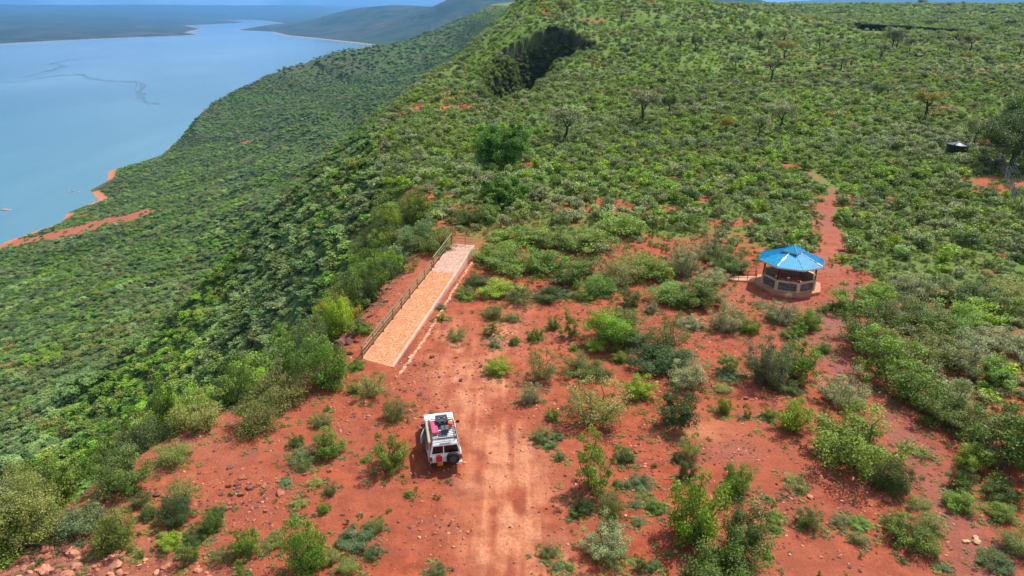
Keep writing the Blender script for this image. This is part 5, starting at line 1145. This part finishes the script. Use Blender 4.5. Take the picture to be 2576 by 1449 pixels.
wp_ = load('hanging_strap', 'thin white looped strap dangling from the rear right corner of the rack', 'strap', .42, -2.03, 1.93)
bm = bmesh.new(); tb(bm, [(0, .04, .05), (-.04, -.17, -.02), (-.05, -.20, -.15), (0, -.185, -.22), (.05, -.20, -.15), (.04, -.17, -.02)], .012, 5, True); fin('loop', bm, capw, wp_)
# ------------------------------------------------------------------ trees one can tell apart
gt = np.random.default_rng(91)
K = {'pale': ('feathery pale green acacia', LM['S'], BARKD, dict(flat=.55, npl=85, crown_r=.17, wid=.45, leaf=.22, t0=.40)),
     'pale2': ('pale speckled tree with dark trunk', LM['S'], BARKD, dict(flat=.8, npl=80, crown_r=.19, leaf=.2, t0=.35)),
     'rust': ('rusty yellow leaved tree', LM['R'], BARKD, dict(npl=80, crown_r=.2, leaf=.2, t0=.3)),
     'rustfork': ('large rusty yellow tree on a forked dark trunk', LM['R'], BARKD, dict(npl=70, crown_r=.17, leaf=.2, t0=.42, trunk=.05, fork=4)),
     'dark': ('small dark crowned tree', LM['D'], BARKD, dict(npl=80, crown_r=.2, leaf=.22, t0=.3, flat=.9)),
     'grey': ('thin grey half bare tree', LM['O'], BARKD, dict(npl=40, crown_r=.15, leaf=.2, t0=.3)),
     'open': ('open crowned spreading savanna tree', LM['O'], BARKD, dict(npl=60, crown_r=.16, leaf=.22, t0=.38, flat=.55)),
     'bright': ('round bright green bushy tree', LM['L'], BARK, dict(npl=110, crown_r=.22, leaf=.2, t0=.2, flat=.9, bushy=.6)),
     'broad': ('big spreading bright green tree with dark limbs', LM['V'], BARKD, dict(npl=230, crown_r=.13, leaf=.24, t0=.12, nb=13, flat=.8, lean=.03, trunk=.035, bushy=1.6)),
     'broad2': ('wide drooping bright green tree on a twisted trunk', LM['V'], BARKD, dict(npl=220, crown_r=.12, leaf=.22, t0=.16, nb=12, flat=.7, droop=.12, trunk=.04, bushy=.7)),
     'young': ('round lime green young tree with thin stems', LM['L'], BARK, dict(npl=130, crown_r=.2, leaf=.09, t0=.25, nb=8, trunk=.02, flat=.8)),
     'big': ('tall dense dark green tree', LM['D'], BARKD, dict(npl=190, crown_r=.17, leaf=.22, t0=.25, nb=12, flat=.8, bushy=1.2))}
tlab = []
def where_tree(x, y):
    if y < 60: return 'in the scrub between the track and the pavilion'
    if y < 100: return 'beyond the far end of the walkway'
    if y < 130 and x < 10: return 'behind the fence past the walkway end'
    if x > 75 and y < 142: return 'beside the boundary fence near the water tank'
    if y < 200: return 'in the scrub just behind the boundary fence'
    if y < 330: return 'on the green plain ' + ('near the small red clearing' if 50 < x < 112 else 'at the foot of the hill' if x < 60 else 'below the dark brush fence')
    if y < 480: return 'on the far plain ' + ('beside the dark brush fence' if 140 < x < 260 else 'on the hillside' if x < 130 else 'right of the dark brush fence')
    return 'near the skyline of the plateau'
base_ = [(K[k][0] if k in K else 'candelabra shaped dark euphorbia') + ' ' + where_tree(x, y) for x, y, h, w, k in TREES]
cnt = defaultdict(list)
for i, b in enumerate(base_): cnt[b].append(i)
tl = [None] * len(base_)
for b, js in cnt.items():
    if len(js) == 1: tl[js[0]] = b; continue
    js = sorted(js, key=lambda i: TREES[i][0] / TREES[i][1])
    for r_, i in enumerate(js): tl[i] = ('leftmost ' if r_ == 0 else 'rightmost ' if r_ == len(js) - 1 else ORD[r_] + 'from left ') + b
cache = {}
for i, (x, y, h, w, k) in enumerate(TREES):
    z = ground_at(x, y) - .1
    t = thing('tree', ' '.join(tl[i].split()[:16]), 'tree', (x, y, z), gt.random() * 6.28 if k not in ('broad', 'broad2') else 0, 'trees standing out of the plateau scrub')
    if k == 'euph':
        V, Fc = [], []; tube(V, Fc, [(0, 0, -.2), (0, 0, h * .5)], .22, .2, 6)
        for j in range(16):
            a = 2 * math.pi * j / 16; q = w * .5 * (.5 + .5 * (j % 2)); tube(V, Fc, [(0, 0, h * .45), (math.cos(a) * q, math.sin(a) * q, h * .62), (math.cos(a) * q * 1.05, math.sin(a) * q * 1.05, h * 1.02)], .13, .16, 5)
        part('crown', pymesh('crown', V, Fc, simple('euphorbia_green', (.03, .07, .03), .7)), t); continue
    key = (k, i % 3) if k not in ('broad', 'broad2', 'young') else (k, 0)
    if k == 'broad': h *= .62; w *= .88
    if k == 'broad2': h *= .6; w *= .78
    if k in ('broad', 'broad2', 'young', 'big', 'rustfork'): H_, W_ = h, w
    else: H_, W_ = 5.5, 4.5
    if key not in cache:
        nm, lm_, bk_, kw = K[k]; cache[key] = dens_tree(500 + hash_i(key), H_, W_, lm_, bk_, **kw) if False else dens_tree(500 + i, H_, W_, lm_, bk_, **kw); cache[(key, 's')] = (H_, W_)
    cm, tm = cache[key]; H0, W0 = cache[(key, 's')]
    s_ = (w / W0 * 1.22, w / W0 * 1.22, h / H0 * 1.12)
    c_ = part('crown', cm, t); r_ = part('trunk', tm, t); t.scale = s_
# the yellowish tree with a pale bare trunk leaning out over the drop, and the dark rocks under it
t = thing('tree', 'yellow-green tree with bare whitish trunk leaning out over the drop at lower left', 'tree', (-25.6, 26.6, ground_at(-25.6, 26.6) - .2), R(160))
cm, tm = dens_tree(777, 4.6, 5.2, LM['O'], BARKW, leaf=.09, npl=120, nb=9, flat=.7, t0=.5, trunk=.018, crown_r=.16, lean=.25)
part('crown', cm, t); part('trunk', tm, t)
# ------------------------------------------------------------------ rocks one can pick out, then weeds and gravel
gk = np.random.default_rng(123)
rock_r = simple('rock_red', (.30, .105, .062), .9, .25, vary=.35, scale=4); rock_d = simple('rock_dark', (.15, .062, .05), .85, .3, vary=.4, scale=4); rock_p = simple('rock_pale', (.50, .21, .125), .9, .25, vary=.35, scale=6); rock_o = simple('rock_ochre', (.52, .32, .17), .9, .25, vary=.25, scale=6)
RM = {c: [stone_mesh('rock', gk, 1, 1, 1, m, sub=2) for _ in range(5)] for c, m in (('reddish', rock_r), ('dark', rock_d), ('pale pinkish', rock_p), ('ochre', rock_o))}
clusters = [('pale pinkish', -22.0, 26.0, 1.5, .9, 29, .12, .34, 'in the broken outcrop at the lower left corner'),
            ('reddish', -23.8, 27.2, .9, .7, 14, .20, .42, 'at the brink of the cliff in the lower left corner'),
            ('pale pinkish', -18.3, 25.7, 1.6, .5, 16, .12, .32, 'in the low ledge at the front left'),
            ('dark', -16.6, 31.9, 1.9, 1.1, 24, .08, .24, 'strewn on the red soil left of the car'),
            ('reddish', -14.2, 31.2, 1.6, 1.2, 14, .12, .36, 'among stones on the soil in front left of the car'),
            ('dark', -14.0, 52.5, .5, 5.0, 24, .25, .60, 'on the cliff edge left of the walkway railing'),
            ('reddish', -12.4, 62.0, .5, 5.0, 16, .22, .50, 'on the cliff edge beside the walkway railing'),
            ('reddish', 13.0, 29.4, 1.6, 1.2, 18, .10, .24, 'on the red soil at the lower right'),
            ('pale pinkish', 15.8, 29.5, 1.6, 1.0, 16, .09, .24, 'on the lower right slope beside the gully'),
            ('ochre', 23.8, 27.3, .45, .35, 3, .20, .30, 'in the small group at the lower right corner'),
            ('dark', 24.6, 26.8, .6, .5, 5, .18, .36, 'near the ochre rocks in the lower right corner'),
            ('reddish', 20.5, 33.0, 1.6, 1.4, 14, .10, .26, 'along the gully left of the footpath'),
            ('reddish', 8.0, 34.5, 1.2, .9, 10, .10, .22, 'scattered between the small upright bushes'),
            ('dark', -6.5, 45.3, 2.5, 2.0, 10, .10, .24, 'on the soil in front of the walkway'),
            ('reddish', 22.0, 44.0, 3.5, 2.5, 12, .12, .26, 'on the bare soil in front of the pavilion')]
for (c, cx, cy_, sx, sy, n, s0, s1, where) in clusters:
    items = sorted([(cx + gk.normal() * sx, cy_ + gk.normal() * sy, s0 + (s1 - s0) * gk.random() ** 2) for _ in range(n)], key=lambda q: -q[2])
    tail = sorted(range(14, len(items)), key=lambda q: items[q][0]); rest_ = {j: 'small ' + (ORD[r_] if 0 < r_ < 14 else 'leftmost ' if r_ == 0 else 'rightmost ') + ('from left ' if 0 < r_ < 14 else '') for r_, j in enumerate(tail)}
    for j, (x, y, s_) in enumerate(items):
        o = put(bpy.data.objects.new('rock', RM[c][j % 5])); o.location = (x, y, ground_at(x, y) + s_ * .12)
        o.scale = (s_ * (.8 + .5 * gk.random()), s_ * (.6 + .4 * gk.random()), s_ * (.45 + .35 * gk.random())); o.rotation_euler = (gk.normal() * .2, gk.normal() * .2, gk.random() * 6.28)
        o['category'] = 'rock'; o['group'] = 'rocks ' + where
        o['label'] = (('' if j == 0 else ORD[j]) + 'largest ' if j < 14 else rest_.get(j, 'tiny ')) + c + ' rock ' + where
# low weeds on the open soil
weed_o = []
for j, (k, x, y) in enumerate([('K', 3.4, 40.2), ('G', 6.2, 37.4), ('O', 9.4, 45.2), ('B', -8.2, 29.4)]):
    g_ = np.random.default_rng(600 + j); n = 7; a = g_.random(n) * 6.28; q = np.sqrt(g_.random(n)) * .75
    me_ = leaves_mesh('weed', np.stack([np.cos(a) * q, np.sin(a) * q, .25 + .35 * g_.random(n)], 1), 16, .34 * (.6 + .6 * g_.random(n)), .34, LM[k], g_, up=.5, wid=.32)
    o = put(bpy.data.objects.new('weed', me_)); o.location = (x, y, ground_at(x, y)); o.scale = (.32, .32, .3); weed_o.append(o)
    o['label'] = 'tiny %s weed tuft %s' % (['grassy', 'leafy green', 'olive', 'bluish'][j], ['on the bare soil right of the track', 'between two shrubs right of the track', 'on bare soil in front of the pavilion', 'on the red soil in front of the car'][j]); o['category'] = 'weed'; o['group'] = 'weeds'
g = np.random.default_rng(19)
X, Y = jitter(-30, 60, 17, 112, .55, g); m = keep_view(X, Y, 52); X, Y = X[m], Y[m]
dE, sE, _ = seg_dist(X, Y, EDGE); dT = seg_dist(X, Y, TRACK)[0]
dn = sstep(-.05, .45, fbm(X / 4.5, Y / 4.5, 401, 3)) * .40 + .05 + .25 * sstep(50, 75, Y)
m = (g.random(X.size) < dn) & ((sE < 0) | (dE < 2)) & (dT > 1.8) & clear_mask(X, Y, -.3)
X, Y = X[m], Y[m]; q = .08 + .22 * g.random(X.size) ** 2 + .10 * sstep(50, 75, Y)
scatter('weeds', np.stack([X, Y, terrain_z(X, Y) - .01], 1), np.stack([q, q, q * (.7 + .9 * g.random(X.size))], 1), np.stack([0 * q, 0 * q, g.random(X.size) * 6.28], 1), (g.random(X.size) * 4).astype(int), weed_o, 'small weeds and grass tufts dotting the red soil')
# litter and dry grass gathered round the feet of the shrubs
lx = []; 
for (sx_, sy_, sw_, sh_, sk_) in SHRUB_JOBS:
    if sy_ > 75: continue
    n_ = int(5 + sw_ * 9); a_ = g.random(n_) * 6.28; r_ = sw_ * (.25 + .5 * g.random(n_)); lx.append(np.stack([sx_ + np.cos(a_) * r_, sy_ + np.sin(a_) * r_], 1))
lx = np.concatenate(lx); X, Y = lx[:, 0], lx[:, 1]; m = (seg_dist(X, Y, [(-10.4, 46.3), (-5.55, 75)])[0] > 1.8) & (np.hypot(X - CARX, Y - CARY) > 2.8); X, Y = X[m], Y[m]; q = .10 + .16 * g.random(X.size)
scatter('litter', np.stack([X, Y, terrain_z(X, Y) - .02], 1), np.stack([q * 1.3, q * 1.3, q * .6], 1), np.stack([0 * q, 0 * q, g.random(X.size) * 6.28], 1), np.where(g.random(X.size) < .6, 2, 0), weed_o, 'dry grass and leaf litter gathered round the feet of the shrubs')
# grass between the bushes further out
X, Y = jitter(-30, 210, 62, 240, .95, g); m = keep_view(X, Y, 47); X, Y = X[m], Y[m]
dE, sE, _ = seg_dist(X, Y, EDGE); _, _, br, _ = soil_masks(X, Y)
m = ((sE < 0) | (dE < 4)) & (g.random(X.size) > br * .9) & clear_mask(X, Y, 0); X, Y = X[m], Y[m]; q = .30 + .35 * g.random(X.size)
scatter('grass', np.stack([X, Y, terrain_z(X, Y) - .02], 1), np.stack([q, q, q * (.8 + .8 * g.random(X.size))], 1), np.stack([0 * q, 0 * q, g.random(X.size) * 6.28], 1), (g.random(X.size) * 3).astype(int), weed_o, 'rough green grass filling the gaps in the scrub')
# gravel
grv = [put(bpy.data.objects.new('pebble', stone_mesh('pebble', gk, 1, 1, 1, m, sub=1))) for m in (rock_r, rock_d, rock_p)]
for o, (x, y), w_ in zip(grv, [(-2.2, 41.8), (-7.6, 38.2), (2.2, 32.8)], ('reddish', 'dark', 'pale')):
    o.location = (x, y, ground_at(x, y)); o.scale = (.08, .07, .05); o['label'] = w_ + ' pebble lying on the red soil ' + {'reddish': 'ahead of the car', 'dark': 'left of the car', 'pale': 'right of the car'}[w_]; o['category'] = 'pebble'; o['group'] = 'pebbles'
X, Y = jitter(-28, 42, 16, 66, .20, g); m = keep_view(X, Y, 52); X, Y = X[m], Y[m]
dE, sE, _ = seg_dist(X, Y, EDGE); dT = np.minimum(seg_dist(X, Y, TRACK)[0], seg_dist(X, Y, PATHR)[0] + .6)
cl = sstep(-.15, .40, fbm(X / 3.5, Y / 3.5, 411, 4)) * .75 + .10
for (c, cx, cy_, sx, sy, n, s0, s1, where) in clusters: cl = np.maximum(cl, 1.2 * np.exp(-((X - cx) / (sx * 1.6)) ** 2 - ((Y - cy_) / (sy * 1.6)) ** 2))
m = (g.random(X.size) < cl * np.where(dT < 1.2, .35, 1)) & ((sE < 0) | (dE < 4)) & (seg_dist(X, Y, [(-10.4, 46.3), (-5.55, 75)])[0] > 1.6)
X, Y = X[m], Y[m]; q = .022 + .10 * g.random(X.size) ** 5 + .018 * g.random(X.size)
scatter('gravel', np.stack([X, Y, terrain_z(X, Y)], 1), np.stack([q * (.8 + .6 * g.random(X.size)), q, q * .7], 1), np.stack([g.normal(size=X.size) * .3, g.normal(size=X.size) * .3, g.random(X.size) * 6.28], 1), np.where(g.random(X.size) < .5, 0, np.where(g.random(X.size) < .55, 1, 2)), grv, 'loose red and dark gravel strewn over the soil')
# thin dark streaks of weed drifting on the lake, and pale rocks off the shore
# thin dark streaks of weed drifting on the lake, and pale rocks off the shore
s = NT('lake_weed'); P = s.n('ShaderNodeNewGeometry').outputs['Position']
alg = s.bsdf(s.mix(s.rng(s.noise(P, .05, 5), .4, .6), C4(.004, .055, .075), C4(.006, .075, .085)), .22)
gl = np.random.default_rng(8)
for j, S_ in enumerate(STREAKS):
    V, Fc = [], []; pts = []
    for a, b in zip(S_[:-1], S_[1:]):
        for t in np.linspace(0, 1, 9)[:-1]: pts.append((a[0] + (b[0] - a[0]) * t, a[1] + (b[1] - a[1]) * t))
    for strand in range(3):
        prev = None; off = gl.normal() * 9
        for i, (x, y) in enumerate(pts):
            x += off + 6 * float(vnoise(np.array([i * .5]), np.array([strand * 7.1 + j]), 5)[0]) ; y += 34 * (float(vnoise(np.array([i * .33]), np.array([strand * 3.3 + j]), 6)[0]) - .5)
            w_ = (3.0 + 22 * float(vnoise(np.array([i * .27]), np.array([strand * 5.3 + j]), 7)[0]) ** 2) * (.35 if strand else 1)
            cur = len(V); V += [(x - w_ * .3, y - w_, LAKE_Z + .02 + .012 * strand), (x + w_ * .3, y + w_, LAKE_Z + .02 + .012 * strand)]
            if prev is not None and gl.random() > .12: Fc.append((prev, prev + 1, cur + 1, cur))
            prev = cur
    o = put(bpy.data.objects.new('floating_weed', pymesh('floating_weed', V, Fc, alg))); o['category'] = 'floating weed'; o['group'] = 'weed streaks on the lake'
    o['label'] = ['thin dark zigzag streak of weed on the lake, upper one', 'long dark streak of weed on the lake with a hooked right end', 'short faint streak of weed on the lake beside the long one'][j]
for j, (x, y) in enumerate(ISLETS):
    o = put(bpy.data.objects.new('rock', RM['pale pinkish'][j])); o.location = (x, y, LAKE_Z + .1); k_ = (7.5, 3.0, 1.3) if j == 0 else (2.2, 1.6, .8); o.scale = k_
    o['category'] = 'rock'; o['group'] = 'rocks in the lake'; o['label'] = ['long pale rock islet alone in the lake near the left margin', 'pale rock in the shallows off the shore, outermost of three', 'pale rock in the shallows off the shore, middle of three', 'pale rock in the shallows closest to the red beach'][j]
